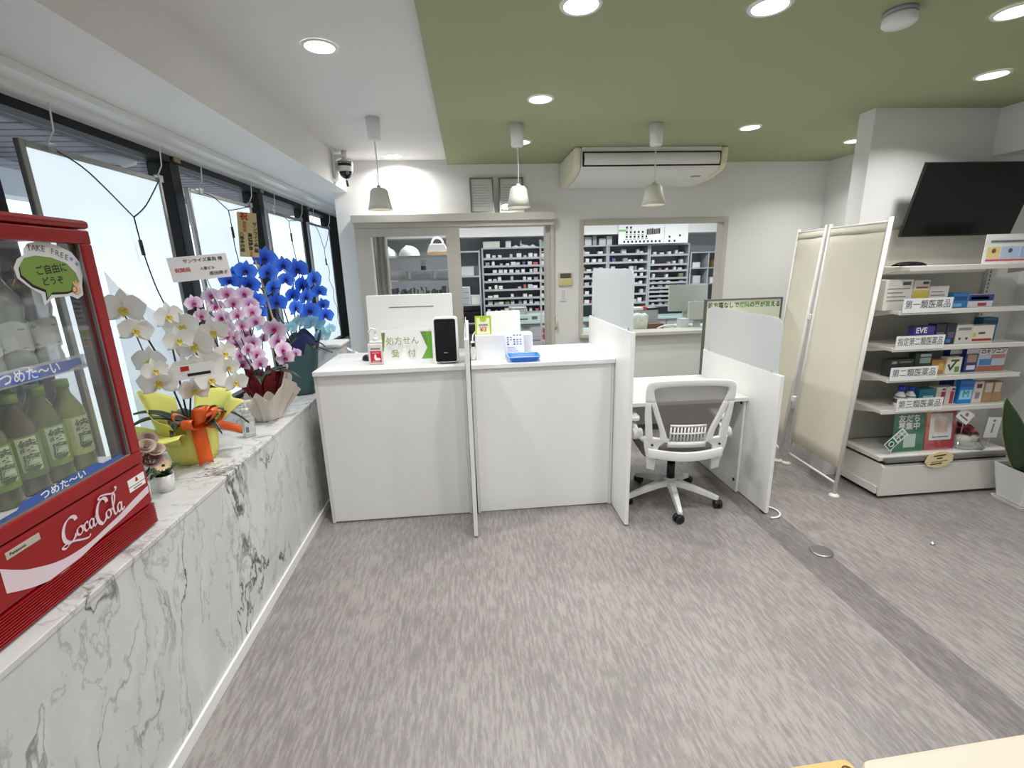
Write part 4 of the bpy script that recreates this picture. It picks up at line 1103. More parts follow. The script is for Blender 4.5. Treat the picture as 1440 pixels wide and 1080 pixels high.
    W_('maker_plate', MB().box(FX - 0.001, FX + 0.0006, 1.075, 1.165, 0.995, 1.013), mat('plate_beige', (190, 182, 166), 0.4))
    text('Panasonic', 0.011, INK, t, (FX + 0.0009, 1.105, 1.004), FACE_X, world=True, bold=0.0003)
    return t
fridge()

def tea_bottle(x, y, z, label, kind, rz):
    t = thing('tea_bottle' if kind != 'water' else 'water_bottle', label, 'bottle', (x, y, z), rz, 'bottles inside the red fridge')
    t.scale = (1.16, 1.16, 1.12) if kind != 'water' else (1.22, 1.22, 1.25)
    if kind == 'water':
        BM = sheet_mat('water_bottle_plastic', (176, 184, 180), 0.62, 0.12, 0.2)
        fn = lambda a, i: (1 + 0.05 * math.sin(6 * a) * (1 if 2 < i < 9 else 0), 0)
        ob('body', MB().lathe([(0.026, 0), (0.034, 0.006), (0.034, 0.03), (0.031, 0.045), (0.035, 0.06), (0.031, 0.08), (0.035, 0.10), (0.031, 0.12), (0.035, 0.14), (0.034, 0.165), (0.014, 0.205), (0.013, 0.222)], 20, fn=fn), BM, t)
        ob('cap', MB().cyl(0.0145, 0.2225, 0.24, 14), PLASTW, t)
        ob('label_band', MB().lathe([(0.0356, 0.055), (0.0356, 0.115)], 20, cap=False, fn=lambda a, i: (1, 0.004 * math.sin(4 * a))), sheet_mat('water_label', (206, 212, 208), 0.8, 0.3, 0.1), t)
    else:
        g, l = {'green': ((86, 98, 50), (120, 152, 72)), 'dark': ((74, 70, 44), (104, 124, 66)), 'pale': ((128, 136, 84), (178, 186, 118))}[kind]
        ob('body', MB().lathe([(0.028, 0), (0.033, 0.006), (0.033, 0.155), (0.031, 0.17), (0.014, 0.212), (0.013, 0.228)], 20), mat('tea_' + kind, g, 0.15, spec=0.6), t)
        ob('cap', MB().cyl(0.0155, 0.2285, 0.25, 14), mat('tea_cap', (126, 158, 70), 0.4), t)
        lb = ob('label_band', MB().lathe([(0.0336, 0.045), (0.0336, 0.150)], 20, cap=False), mat('tea_label_' + kind, l, 0.4, vary=0.2, vscale=30), t)
        ob('white_patch', MB().surf(lambda u, v: (0.0341 * math.cos((u - .5) * 1.1), 0.0341 * math.sin((u - .5) * 1.1), 0.062 + 0.084 * v), 6, 1), mat('tea_patch', (196, 206, 168), 0.5), t)
        for k, ch in enumerate('綾鷹'):
            text(ch, 0.034, mat('tea_ink', (74, 94, 64), 0.6), t, (0.0362, 0.0, 0.124 - k * 0.036), FACE_X, bold=0.0006)
        ob('leaf_print', MB().prism([(-0.016, 0.072), (0.016, 0.075), (0.008, 0.063), (-0.008, 0.062)], 0.0345, 0.0349, 'x'), mat('tea_ink', (74, 94, 64), 0.6), t)
    return t
rr = random.Random(4)
knds = ['pale', 'green', 'green', 'dark', 'green', 'pale']
for i, y in enumerate((1.05, 1.133, 1.216, 1.299, 1.382, 1.465)):
    tea_bottle(-1.222, y, 1.0665, 'tea bottle in the front row of the lower fridge shelf, %s from the right' % ('sixth', 'fifth', 'fourth', 'third', 'second', 'first')[i], knds[i], -0.55 + 0.12 * (i % 3))
    tea_bottle(-1.308, y + 0.004, 1.0665, 'tea bottle in the second row of the lower fridge shelf, %s from the right' % ('sixth', 'fifth', 'fourth', 'third', 'second', 'first')[i], knds[5 - i], -0.45)
for i, y in enumerate((1.085, 1.175, 1.265, 1.355, 1.445)):
    tea_bottle(-1.225, y, 1.3845, 'water bottle in the front row of the upper fridge shelf, %s from the right' % ('fifth', 'fourth', 'third', 'second', 'first')[i], 'water', 0.2 * i)
    tea_bottle(-1.318, y + 0.005, 1.3845, 'water bottle behind the front row of the upper fridge shelf, %s from the right' % ('fifth', 'fourth', 'third', 'second', 'first')[i], 'water', 0.3 * i)

# ---------------------------------------------------------------- light panels hanging in the windows
PANM = mat('panel_white', (212, 226, 236), 0.5, emit=0.85)  # glow added so the room-facing backs of the panels look backlit
def window_panel(y0, y1, z1, label, fork, kink, x=-1.552):
    t = thing('window_light_panel', label, 'window panel', (x, (y0 + y1) / 2, z1), group='white light panels hung in the windows')
    z0 = 0.86
    W_ = lambda n, mb, m, **k: ob(n, mb, m, t, world=True, **k)
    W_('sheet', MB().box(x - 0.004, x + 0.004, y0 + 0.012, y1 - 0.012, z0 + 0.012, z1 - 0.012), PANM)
    for a in ((y0, y0 + 0.024, z0, z1), (y1 - 0.024, y1, z0, z1), (y0 + 0.024, y1 - 0.024, z1 - 0.024, z1), (y0 + 0.024, y1 - 0.024, z0, z0 + 0.024)):
        W_('frame_bar', MB().box(x - 0.012, x + 0.010, a[0], a[1], a[2], a[3]), ALU, bevel=0.003)
    fy, fz = fork
    for yy in (y0 + 0.13, y1 - 0.015):
        W_('hook', MB().box(x - 0.006, x + 0.018, yy - 0.018, yy + 0.018, z1 - 0.02, z1 + 0.012), CLEARP)
        W_('hanging_cord', MB().tube([(x + 0.004, yy, z1 + 0.01), (x + 0.02, yy + 0.02, z1 + 0.06), (x + 0.035, yy + 0.01, 2.27)], 0.003, 5), PLASTW)
    pts = spline([(x + 0.016, y0 + 0.15, z1 - 0.012), (x + 0.03, y0 + 0.15 + (fy - y0 - .15) * 0.35, z1 - (z1 - fz) * 0.30), (x + 0.03, fy, fz)], 6)
    W_('cable', MB().tube(pts, 0.0032, 5), BLACKP)
    pts = spline([(x + 0.016, y1 - 0.03, z1 - 0.012), (x + 0.03, fy + (y1 - fy) * 0.35, fz + (z1 - fz) * 0.30), (x + 0.03, fy, fz)], 6)
    W_('cable', MB().tube(pts, 0.0032, 5), BLACKP)
    q = [(x + 0.03, fy, fz), (x + 0.03, fy + 0.01, fz - 0.12)]
    for k, dy in enumerate(kink): q.append((x + 0.028, fy + dy, fz - 0.22 - 0.11 * k))
    W_('cable', MB().tube(spline(q, 5), 0.0032, 5), BLACKP)
    W_('inline_switch', MB().tube([(x + 0.03, fy + 0.008, fz - 0.10), (x + 0.03, fy + 0.012, fz - 0.17)], 0.008, 8), BLACKP)
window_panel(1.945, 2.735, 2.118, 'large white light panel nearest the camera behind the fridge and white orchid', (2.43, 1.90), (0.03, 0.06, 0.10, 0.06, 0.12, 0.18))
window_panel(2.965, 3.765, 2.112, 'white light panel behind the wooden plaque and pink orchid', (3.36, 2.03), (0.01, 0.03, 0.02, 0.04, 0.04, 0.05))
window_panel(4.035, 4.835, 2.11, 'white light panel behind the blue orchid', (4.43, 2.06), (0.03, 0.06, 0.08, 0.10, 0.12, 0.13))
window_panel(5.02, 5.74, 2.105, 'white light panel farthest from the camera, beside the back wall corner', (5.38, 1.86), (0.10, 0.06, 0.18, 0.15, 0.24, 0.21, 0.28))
t = thing('dome_camera', 'grey dome camera under the canopy outside the first window', 'lamp', (-2.46, 3.8, 2.4445))  # dome camera: grey base with a black dome, gives no light
ob('base', MB().lathe([(0.16, 0.0), (0.15, -0.03), (0.10, -0.05), (0.06, -0.055), (0.001, -0.056)], 24), PLASTG, t)
ob('dome', MB().lathe([(0.062, -0.056), (0.055, -0.085), (0.03, -0.105), (0.001, -0.11)], 18), BLACKP, t)

# ---------------------------------------------------------------- orchids
def petal(mb, ang, L, w, cup=0.12, m=None, base=0.0, tip=0.5):
    ca, sa = math.cos(ang), math.sin(ang)
    def P(u, v):
        ww = w * (math.sin(PI * (0.06 + 0.94 * u) ** (0.62 + tip * 0.5))) * 0.5
        s = (v - 0.5) * 2 * ww
        a = base + u * L
        dz = cup * L * (u * u * 0.8) + 0.25 * abs(v - 0.5) * ww
        return (a * ca - s * sa, a * sa + s * ca, dz - 0.004)
    mb.surf(P, 5, 4, m)
def flower_meshes():
    pe = MB()
    for ang in (PI / 2, PI / 2 + 2.2, PI / 2 - 2.2): petal(pe, ang, 0.50, 0.30, -0.02, base=0.02)
    for ang in (0.18, PI - 0.18): petal(pe, ang, 0.52, 0.66, 0.10, T(z=0.012), base=0.0, tip=0.9)
    lip = MB()
    petal(lip, -PI / 2, 0.22, 0.16, 0.9, T(z=0.03))
    petal(lip, -PI / 2 + 0.9, 0.13, 0.12, 1.2, T(z=0.03)); petal(lip, -PI / 2 - 0.9, 0.13, 0.12, 1.2, T(z=0.03))
    lip.ell(0.035, 0.05, 0.05, 8, 6, T(0, 0.01, 0.06))
    return pe, lip
PE, LIP = flower_meshes()
def petal_mat(name, centre, mid, edge, veins=0.0):
    m = mat(name, edge, 0.55)
    nt = m.node_tree; b = nt.nodes['Principled BSDF']
    tc = nt.nodes.new('ShaderNodeTexCoord')
    ln = nt.nodes.new('ShaderNodeVectorMath'); ln.operation = 'LENGTH'
    nt.links.new(tc.outputs['Object'], ln.inputs[0])
    ns = nt.nodes.new('ShaderNodeTexNoise'); ns.inputs['Scale'].default_value = 14
    nt.links.new(tc.outputs['Object'], ns.inputs['Vector'])
    ad = nt.nodes.new('ShaderNodeMath'); ad.operation = 'MULTIPLY_ADD'; ad.inputs[1].default_value = 0.16
    nt.links.new(ns.outputs['Fac'], ad.inputs[0]); nt.links.new(ln.outputs['Value'], ad.inputs[2])
    r = nt.nodes.new('ShaderNodeValToRGB'); nt.links.new(ad.outputs[0], r.inputs[0])
    e = r.color_ramp.elements
    c4 = lambda k: (lin(k[0]), lin(k[1]), lin(k[2]), 1)
    e[0].position = 0.08; e[0].color = c4(centre)
    e[1].position = 0.46; e[1].color = c4(edge)
    q = e.new(0.24); q.color = c4(mid)
    nt.links.new(r.outputs[0], b.inputs['Base Color'])
    b.inputs['Subsurface Weight'].default_value = 0.0
    return m

WHITE_F = [(-1.367,2.002,1.514,0.125),(-1.365,2.042,1.422,0.102),(-1.318,2.011,1.297,0.103),(-1.326,2.051,1.199,0.123),(-1.306,2.169,1.463,0.103),(-1.28,2.208,1.415,0.117),(-1.236,2.089,1.369,0.095),(-1.209,2.147,1.339,0.133),(-1.148,2.197,1.387,0.106),(-1.21,2.2,1.236,0.132),(-1.173,2.156,1.177,0.112),(-1.158,2.278,1.274,0.099),(-1.166,2.312,1.201,0.095),(-1.235,2.127,1.139,0.099),(-1.156,2.333,1.12,0.097),(-1.269,2.151,1.234,0.093),(-1.29,1.987,1.262,0.081),(-1.215,2.22,1.3,0.09)]
PINK_F = [(-1.348,2.455,1.499,0.071),(-1.349,2.498,1.432,0.073),(-1.303,2.539,1.53,0.074),(-1.329,2.614,1.469,0.076),(-1.273,2.636,1.532,0.077),(-1.238,2.613,1.483,0.077),(-1.308,2.607,1.411,0.077),(-1.318,2.658,1.355,0.079),(-1.281,2.584,1.317,0.077),(-1.238,2.633,1.419,0.078),(-1.242,2.673,1.355,0.079),(-1.276,2.776,1.298,0.083),(-1.314,2.721,1.25,0.081),(-1.285,2.682,1.193,0.081),(-1.298,2.727,1.135,0.083),(-1.253,2.787,1.523,0.081),(-1.207,2.73,1.468,0.08),(-1.183,2.689,1.428,0.079),(-1.218,2.793,1.366,0.083),(-1.23,2.743,1.252,0.082),(-1.21,2.722,1.187,0.082),(-1.195,2.708,1.138,0.082),(-1.144,2.847,1.315,0.111),(-1.144,2.865,1.243,0.108),(-1.117,2.854,1.186,0.103),(-1.114,2.865,1.136,0.09),(-1.086,2.961,1.146,0.059),(-1.218,2.852,1.257,0.065),(-1.414,2.436,1.249,0.063),(-1.264,2.606,1.309,0.067),(-1.229,2.664,1.229,0.07)]
BLUE_F = [(-1.277,3.196,1.722,0.125),(-1.254,3.153,1.634,0.111),(-1.244,3.165,1.54,0.113),(-1.261,3.235,1.441,0.116),(-1.329,3.024,1.647,0.106),(-1.357,3.102,1.566,0.11),(-1.33,3.102,1.468,0.099),(-1.356,3.168,1.384,0.092),(-1.45,3.06,1.594,0.096),(-1.223,3.334,1.677,0.105),(-1.162,3.412,1.649,0.13),(-1.195,3.277,1.585,0.094),(-1.149,3.422,1.537,0.123),(-1.067,3.432,1.577,0.123),(-1.192,3.34,1.479,0.107),(-1.114,3.367,1.464,0.108),(-1.054,3.479,1.494,0.09),(-1.149,3.246,1.4,0.105),(-1.099,3.363,1.372,0.122),(-1.08,3.598,1.391,0.093),(-1.024,3.455,1.328,0.101),(-1.428,3.073,1.626,0.087)]
LBLUE_F = [(-1.114,3.461,1.28,0.136),(-1.069,3.471,1.186,0.126),(-1.183,3.348,1.296,0.098),(-1.196,3.229,1.273,0.084),(-1.312,3.082,1.312,0.07),(-1.369,3.033,1.364,0.049),(-1.011,3.482,1.228,0.069)]
WPM = petal_mat('white_petal', (232, 228, 190), (238, 238, 232), (240, 240, 236))
PPM = petal_mat('pink_petal', (160, 66, 140), (208, 152, 206), (238, 220, 234))
BPM = petal_mat('blue_petal', (14, 40, 150), (24, 84, 226), (64, 132, 246))
LPM = petal_mat('pale_blue_petal', (120, 190, 220), (140, 205, 232), (170, 220, 240))
YLM = mat('yellow_lip', (214, 196, 90), 0.5); MLM = mat('magenta_lip', (150, 26, 70), 0.5); NLM = mat('navy_lip', (14, 16, 84), 0.5)

def blossoms(t, flowers, pm, lm, seed, spread=0.5, face=(0.62, -0.74), grow=1.22):
    rg = random.Random(seed)
    m1 = PE.mesh('petals'); m1.materials.append(pm)
    m2 = LIP.mesh('lip'); m2.materials.append(lm)
    base = wloc(t)
    for (x, y, z, s) in flowers:
        az = math.atan2(face[1], face[0]) + rg.uniform(-spread, spread)
        el = rg.uniform(-0.30, 0.08)
        d = Vector((math.cos(az) * math.cos(el), math.sin(az) * math.cos(el), math.sin(el)))
        q = d.to_track_quat('Z', 'Y')
        f = bpy.data.objects.new('blossom', m1); COL.objects.link(f)
        f.parent = t
        f.location = Vector((x, y, z)) - base
        f.rotation_euler = (q.to_matrix() @ Matrix.Rotation(rg.uniform(-0.25, 0.25), 3, 'Z')).to_euler()
        f.scale = (s * grow, s * grow, s * 0.9)
        l = bpy.data.objects.new('lip', m2); COL.objects.link(l); l.parent = f
def stems(t, base, groups, flowers, r=0.004):
    for g in groups:
        pts = [Vector(flowers[i][:3]) + Vector((-0.02, 0.02, -0.01)) for i in g]
        top = pts[0]
        P = [Vector(base)] + [Vector(base).lerp(top, 0.45) + Vector((-0.02, 0.03, 0.12))] + [top + Vector((-0.01, 0.01, 0.03))] + pts
        ob('stem', MB().tube(spline(P, 5), r, 6, r2=r * 0.5), STEM, t, world=True)
def orchid_leaf(t, base, az, L, w, droop, m=LEAF):
    ca, sa = math.cos(az), math.sin(az)
    def P(u, v):
        s = (v - 0.5) * w * math.sin(PI * (0.08 + 0.92 * u) ** 0.8) if u < 1 else 0
        a = u * L
        z = 0.10 * math.sin(PI * u * 0.6) * L * 4 - droop * u * u + 0.25 * abs(v - 0.5) * w
        return (base[0] + a * ca - s * sa, base[1] + a * sa + s * ca, base[2] + z)
    ob('leaf', MB().surf(P, 10, 4), m, t, world=True, solid=0.003)

def wrap_fn(n, amp, rnd, flare=None):
    def fn(a, i):
        return (1 + amp * i * math.sin(n * a + rnd) + 0.5 * amp * i * math.sin((n * 2 + 1) * a), (0.010 * i * math.sin((n - 1) * a + 1.0 + rnd)))
    return fn

# white orchid in yellow paper
YEL = mat('yellow_paper', (222, 219, 112), 0.6, vary=0.06, vscale=6)
t = thing('potted_orchid', 'white orchid wrapped in yellow paper with an orange ribbon bow', 'potted orchid', (-1.31, 2.165, 0.8005))
PX = Vector((-1.31, 2.165, 0))
wv = MB().lathe([(0.070, 0.0), (0.085, 0.002), (0.098, 0.05), (0.105, 0.13), (0.112, 0.185), (0.118, 0.195)], 48, fn=lambda a, i: (1 + 0.012 * i * math.sin(16 * a), 0.0), cap=False)
ob('paper_wrap', wv, YEL, t)
ob('pot', MB().lathe([(0.07, 0.004), (0.09, 0.17), (0.085, 0.17), (0.08, 0.15)], 20), PLASTW, t)
ob('moss', MB().cyl(0.082, 0.145, 0.155, 20), mat('moss', (44, 50, 26), 0.95), t)
def skirt(a0, a1, h, fl, z0, ph, name='paper_skirt', m=YEL, par=None, r0=0.108, wav=0.035):
    def P(u, v):
        a = a0 + (a1 - a0) * u
        r = r0 + fl * v ** 0.9 + wav * v * math.sin(7 * u + ph)
        return (r * math.cos(a), r * math.sin(a), z0 + h * v * (0.75 + 0.25 * math.sin(PI * u)) + 0.03 * v * math.sin(5 * u + ph) - 0.05 * v * v)
    return ob(name, MB().surf(P, 24, 8), m, par or t, solid=0.0015)
skirt(2.3, 4.9, 0.27, 0.065, 0.10, 0.4, wav=0.025)
skirt(3.4, 5.1, 0.10, 0.15, 0.15, 1.7)
skirt(0.1, 1.9, 0.20, 0.12, 0.14, 2.5)
stems(t, (-1.31, 2.165, 0.95), ([0, 1, 2, 3], [4, 5, 7, 9, 10], [8, 11, 12, 14]), WHITE_F)
for a in ((-0.5, 0.22, 0.07, 0.10), (0.6, 0.24, 0.07, 0.14), (-2.2, 0.22, 0.065, 0.03), (2.4, 0.18, 0.07, 0.05), (-1.4, 0.20, 0.06, 0.08), (1.4, 0.22, 0.07, 0.09), (-2.9, 0.2, 0.06, 0.0)):
    orchid_leaf(t, (-1.31, 2.165, 0.965), *a)
blossoms(t, WHITE_F, WPM, YLM, 3, 0.55)
OR = mat('orange_ribbon', (226, 96, 30), 0.35)
RB = Vector((0.085, -0.082, 0.185))
def loop(az, L, h, w, tilt):
    def P(u, v):
        a = 2 * PI * u
        x = L * (0.5 - 0.5 * math.cos(a)); z = h * math.sin(a) * (0.4 + 0.6 * x / L) + tilt * x
        s = (v - 0.5) * w
        return (RB.x + x * math.cos(az) - s * math.sin(az), RB.y + x * math.sin(az) + s * math.cos(az), RB.z + z)
    return P
bw = None
for (az, L, h, w, tl) in ((0.75, 0.105, 0.034, 0.044, 0.35), (-2.35, 0.085, 0.036, 0.044, 0.7), (0.0, 0.085, 0.03, 0.044, 0.8), (-1.5, 0.09, 0.03, 0.044, 0.4), (-0.8, 0.07, 0.034, 0.044, 1.2), (1.4, 0.085, 0.03, 0.04, 0.7)):
    o = ob('bow_loop', MB().surf(loop(az, L, h, w, tl), 18, 2), OR, t, solid=0.0012)
    bw = bw or o
ob('bow_knot', MB().ell(0.02, 0.02, 0.018, 10, 8, T(RB.x, RB.y, RB.z)), OR, t)
ob('ribbon_tail', MB().surf(lambda u, v: (RB.x + 0.006 + 0.012 * u + (v - .5) * 0.040, RB.y - 0.010 - 0.012 * u + (v - .5) * 0.042, RB.z - 0.165 * u - (0.012 * abs(v - .5) * 2 if u > 0.99 else 0)), 8, 2), OR, t, solid=0.0012)
ob('ribbon_tail', MB().surf(lambda u, v: (RB.x + 0.01 + 0.085 * u, RB.y + 0.02 + 0.155 * u, RB.z + 0.01 - 0.075 * u - 0.02 * u * u + (v - .5) * 0.046), 8, 2), OR, t, solid=0.0012)
gs = thing('gift_label', 'small white gift label tucked among the white orchid flowers', 'label', (-1.16, 2.02, 1.245))
mm = T(-1.16, 2.03, 1.245, rz=0.70)
ob('card', MB().box(-0.07, 0.07, 0, 0.0015, -0.03, 0.03, mm), PAPER, gs, world=True)
ob('red_print', MB().box(-0.05, -0.02, -0.0008, -0.0002, 0.004, 0.024, mm), REDINK, gs, world=True)
ob('print_line', MB().box(-0.03, 0.055, -0.0008, -0.0002, -0.020, -0.008, mm), INK, gs, world=True)

# pink orchid in cream paper
t = thing('potted_orchid', 'pink and white orchid in cream paper with dark red tissue', 'potted orchid', (-1.215, 2.745, 0.8005))
CRP = mat('cream_paper', (220, 210, 200), 0.7, vary=0.04, vscale=5); RDT = mat('dark_red_tissue', (112, 14, 26), 0.7, vary=0.15, vscale=20)
ob('pot', MB().lathe([(0.065, 0.0), (0.085, 0.16), (0.08, 0.16)], 20), RDT, t)
ob('paper_wrap', MB().lathe([(0.05, 0.001), (0.062, 0.002), (0.080, 0.08), (0.100, 0.15)], 40, fn=lambda a, i: (1 + 0.03 * i * math.sin(7 * a), 0.012 * i * math.sin(5 * a)), cap=False), CRP, t)
def fold(az, wd, h, out, z0, ph, m=CRP):
    """one loose, creased sheet of wrapping paper that leans outward"""
    def P(u, v):
        a = az + (u - 0.5) * wd
        zig = 0.010 * math.sin(9 * u + ph * 3) + 0.007 * math.sin(21 * u + ph)
        r = 0.07 + out * v + zig * (0.4 + v) - 0.012 * v * (1 - abs(2 * u - 1))
        top = h * (1.0 - 0.55 * abs(u - 0.45 - 0.2 * math.sin(ph)) * 1.6)
        return (r * math.cos(a), r * math.sin(a), z0 + top * v)
    return ob('paper_fold', MB().surf(P, 20, 5, smooth=False), m, t, solid=0.0012)
fold(-0.35, 1.5, 0.25, 0.115, 0.004, 0.2)
fold(0.75, 1.4, 0.30, 0.09, 0.004, 1.1)
fold(-1.55, 1.2, 0.19, 0.08, 0.004, 2.3)
fold(2.1, 1.6, 0.30, 0.07, 0.004, 0.7)
rg = random.Random(12)
tis = MB()
for k in range(16):
    az = 2 * PI * k / 16 + rg.uniform(-.1, .1); hh = rg.uniform(0.17, 0.25); oo = rg.uniform(0.02, 0.06); p1 = rg.uniform(0, 6)
    tis.surf(lambda u, v, az=az, hh=hh, oo=oo, p1=p1: ((0.07 + oo * v + 0.008 * math.sin(9 * u + p1)) * math.cos(az + (u - .5) * 0.6), (0.07 + oo * v + 0.008 * math.sin(9 * u + p1)) * math.sin(az + (u - .5) * 0.6), 0.13 + (hh - 0.06) * v * (0.7 + 0.3 * math.sin(PI * u)) + 0.008 * math.sin(14 * u + p1)), 6, 3)
ob('red_tissue', tis, RDT, t)
stems(t, (-1.215, 2.745, 0.98), ([0, 1, 8], [2, 3, 6, 7, 12, 13, 14], [4, 5, 9, 10, 11], [15, 16, 18, 19, 20, 21], [22, 23, 24, 25]), PINK_F, 0.003)
for a in ((-0.1, 0.24, 0.06, 0.10), (-1.2, 0.18, 0.06, 0.06), (2.2, 0.16, 0.05, 0.04), (1.0, 0.2, 0.055, 0.06)):
    orchid_leaf(t, (-1.215, 2.745, 1.03), *a)
blossoms(t, PINK_F[:28] + PINK_F[29:], PPM, MLM, 5, 0.45)

# blue orchid in teal paper
t = thing('potted_orchid', 'vivid blue orchid in dark teal paper at the far end of the ledge', 'potted orchid', (-1.20, 3.33, 0.8005))
TEA = mat('teal_paper', (60, 88, 90), 0.45, vary=0.08, vscale=6); NAV = mat('navy_paper', (20, 26, 84), 0.5)
ob('pot', MB().lathe([(0.07, 0.0), (0.095, 0.17), (0.09, 0.17)], 20), NAV, t)
ob('paper_wrap', MB().lathe([(0.078, 0.001), (0.09, 0.002), (0.105, 0.12), (0.125, 0.26), (0.15, 0.36)], 40, fn=lambda a, i: (1 + 0.010 * i * math.sin(8 * a), 0.014 * i * math.sin(4 * a)), cap=False), TEA, t)
ob('inner_paper', MB().lathe([(0.10, 0.20), (0.128, 0.30), (0.16, 0.40)], 40, fn=lambda a, i: (1 + 0.02 * i * math.sin(7 * a + 1), 0.02 * i * math.sin(5 * a)), cap=False), NAV, t)
stems(t, (-1.20, 3.33, 1.05), ([0, 1, 2, 3], [4, 5, 6, 7], [8, 5], [10, 9, 12, 14, 15, 17], [13, 16, 18, 20]), BLUE_F)
for a in ((-0.6, 0.2, 0.06, 0.10), (-1.6, 0.22, 0.06, 0.10), (0.4, 0.18, 0.06, 0.08), (2.4, 0.2, 0.06, 0.06)):
    orchid_leaf(t, (-1.20, 3.33, 1.12), *a)
blossoms(t, BLUE_F, BPM, NLM, 8, 0.5)
blossoms(t, LBLUE_F, LPM, mat('pale_lip', (210, 226, 226), 0.5), 9, 0.4)
wires = MB()
for (a, b) in (((-1.31, 3.16, 1.54), (-1.21, 3.19, 1.535)), ((-1.34, 3.12, 1.30), (-1.20, 3.22, 1.31)), ((-1.10, 3.46, 1.10), (-1.02, 3.50, 1.05))):
    wires.tube([a, b], 0.003, 5)
ob('support_wire', wires, STEM, t, world=True)

# gift cards on sticks
t = thing('gift_card', 'white congratulation card on a stick above the pink orchid', 'card', (-1.30, 2.52, 1.67))
mm = T(-1.29, 2.46, 1.668, rz=0.42) @ Matrix.Rotation(-0.085, 4, 'Y')
ob('card', MB().box(-0.123, 0.123, 0, 0.002, -0.057, 0.057, mm), mat('card_white', (236, 230, 228), 0.7), t, world=True)
_rt = (mm.to_3x3() @ Matrix.Rotation(PI / 2, 3, 'X')).to_euler()
def put(s, sz, m, x, z, bold=0.0006, sx=1.0):
    text(s, sz, m, t, mm @ Vector((x, -0.0012, z)), _rt, world=True, bold=bold, sx=sx)
put('サンライズ薬局 様', 0.020, INK, 0.020, 0.034, 0.0002)
put('祝開局', 0.022, REDINK, -0.072, -0.006, 0.0003)
put('入曽ビル', 0.016, INK, 0.030, -0.006, 0.0002)
put('原田康子', 0.020, INK, 0.072, -0.033, 0.0002)
ob('stick', MB().tube([(-1.285, 2.49, 1.62), (-1.27, 2.62, 1.3)], 0.003, 5), PLASTW, t, world=True)

t = thing('wooden_plaque', 'tall wooden congratulation plaque with black and red brush lettering above the blue orchid', 'plaque', (-1.31, 3.13, 1.86))
mm = T(-1.325, 3.125, 1.860, rz=0.40) @ Matrix.Rotation(0.075, 4, 'Y')
WD = mat('pale_wood', (206, 184, 134), 0.6, vary=0.10, vscale=14)
ob('board', MB().box(-0.052, 0.052, 0, 0.008, -0.130, 0.130, mm), WD, t, world=True)
_rt = (mm.to_3x3() @ Matrix.Rotation(PI / 2, 3, 'X')).to_euler()
put('祝', 0.044, REDINK, -0.016, 0.104, 0.0012)
put(vtext('御開局'), 0.021, REDINK, -0.016, 0.045, 0.0)
put(vtext('サンライズ薬局'), 0.026, INK, 0.039, -0.015, 0.0006)
put(vtext('高橋詩音'), 0.026, INK, 0.010, -0.042, 0.0006)
put(vtext('八巻金四郎'), 0.024, INK, -0.034, -0.045, 0.0006)
put(vtext('与利'), 0.015, REDINK, 0.010, -0.114, 0.0003)
ob('stick', MB().tube([(-1.315, 3.15, 1.71), (-1.27, 3.25, 1.1)], 0.005, 6), WD, t, world=True)

# thin half-clear grey sheet behind the white orchid
t = thing('film_sheet', 'pale grey half-clear film standing between white and pink orchids', 'wrapping', (-1.47, 2.40, 0.8005))
ob('film', MB().surf(lambda u, v: (-1.516 + 0.008 * math.sin(3 * u), 2.16 + 0.55 * u, 0.803 + v * (0.86 - 0.33 * u ** 0.7)), 10, 10), sheet_mat('grey_film', (196, 204, 210), 0.55, 0.2, 0.1), t, world=True)

# small bottle, small pots
t = thing('sanitizer_bottle', 'clear square bottle standing on the ledge by the orange ribbon', 'bottle', (-1.185, 2.44, 0.8005), 0.6)
ob('body', MB().prism(rrect(0.058, 0.042, 0.01, 4), 0, 0.105, 'z').prism(rrect(0.04, 0.03, 0.01, 4), 0.105, 0.125, 'z'), sheet_mat('bottle_clear', (222, 228, 228), 0.42, 0.06, 0.25), t, bevel=0.006)
ob('neck', MB().cyl(0.011, 0.1255, 0.14, 12), CLEARP, t)
ob('pump', MB().cyl(0.012, 0.1405, 0.155, 12).cyl(0.005, 0.155, 0.185, 8).box(-0.006, 0.03, -0.006, 0.006, 0.185, 0.195), PLASTW, t)
ob('label', MB().box(-0.022, 0.022, -0.0222, -0.0214, 0.02, 0.085), mat('label_pale', (214, 218, 222), 0.5), t)
ob('print', MB().box(-0.018, -0.004, -0.0229, -0.0223, 0.03, 0.06), INKG, t)
t = thing('sanitizer_bottle', 'small clear bottle lying close behind the square bottle', 'bottle', (-1.235, 2.52, 0.8005), 0.3)
ob('body', MB().lathe([(0.022, 0), (0.026, 0.004), (0.026, 0.08), (0.010, 0.10), (0.010, 0.115)], 16), MATS['bottle_clear'], t)
ob('cap', MB().cyl(0.012, 0.1155, 0.13, 12), PLASTW, t)

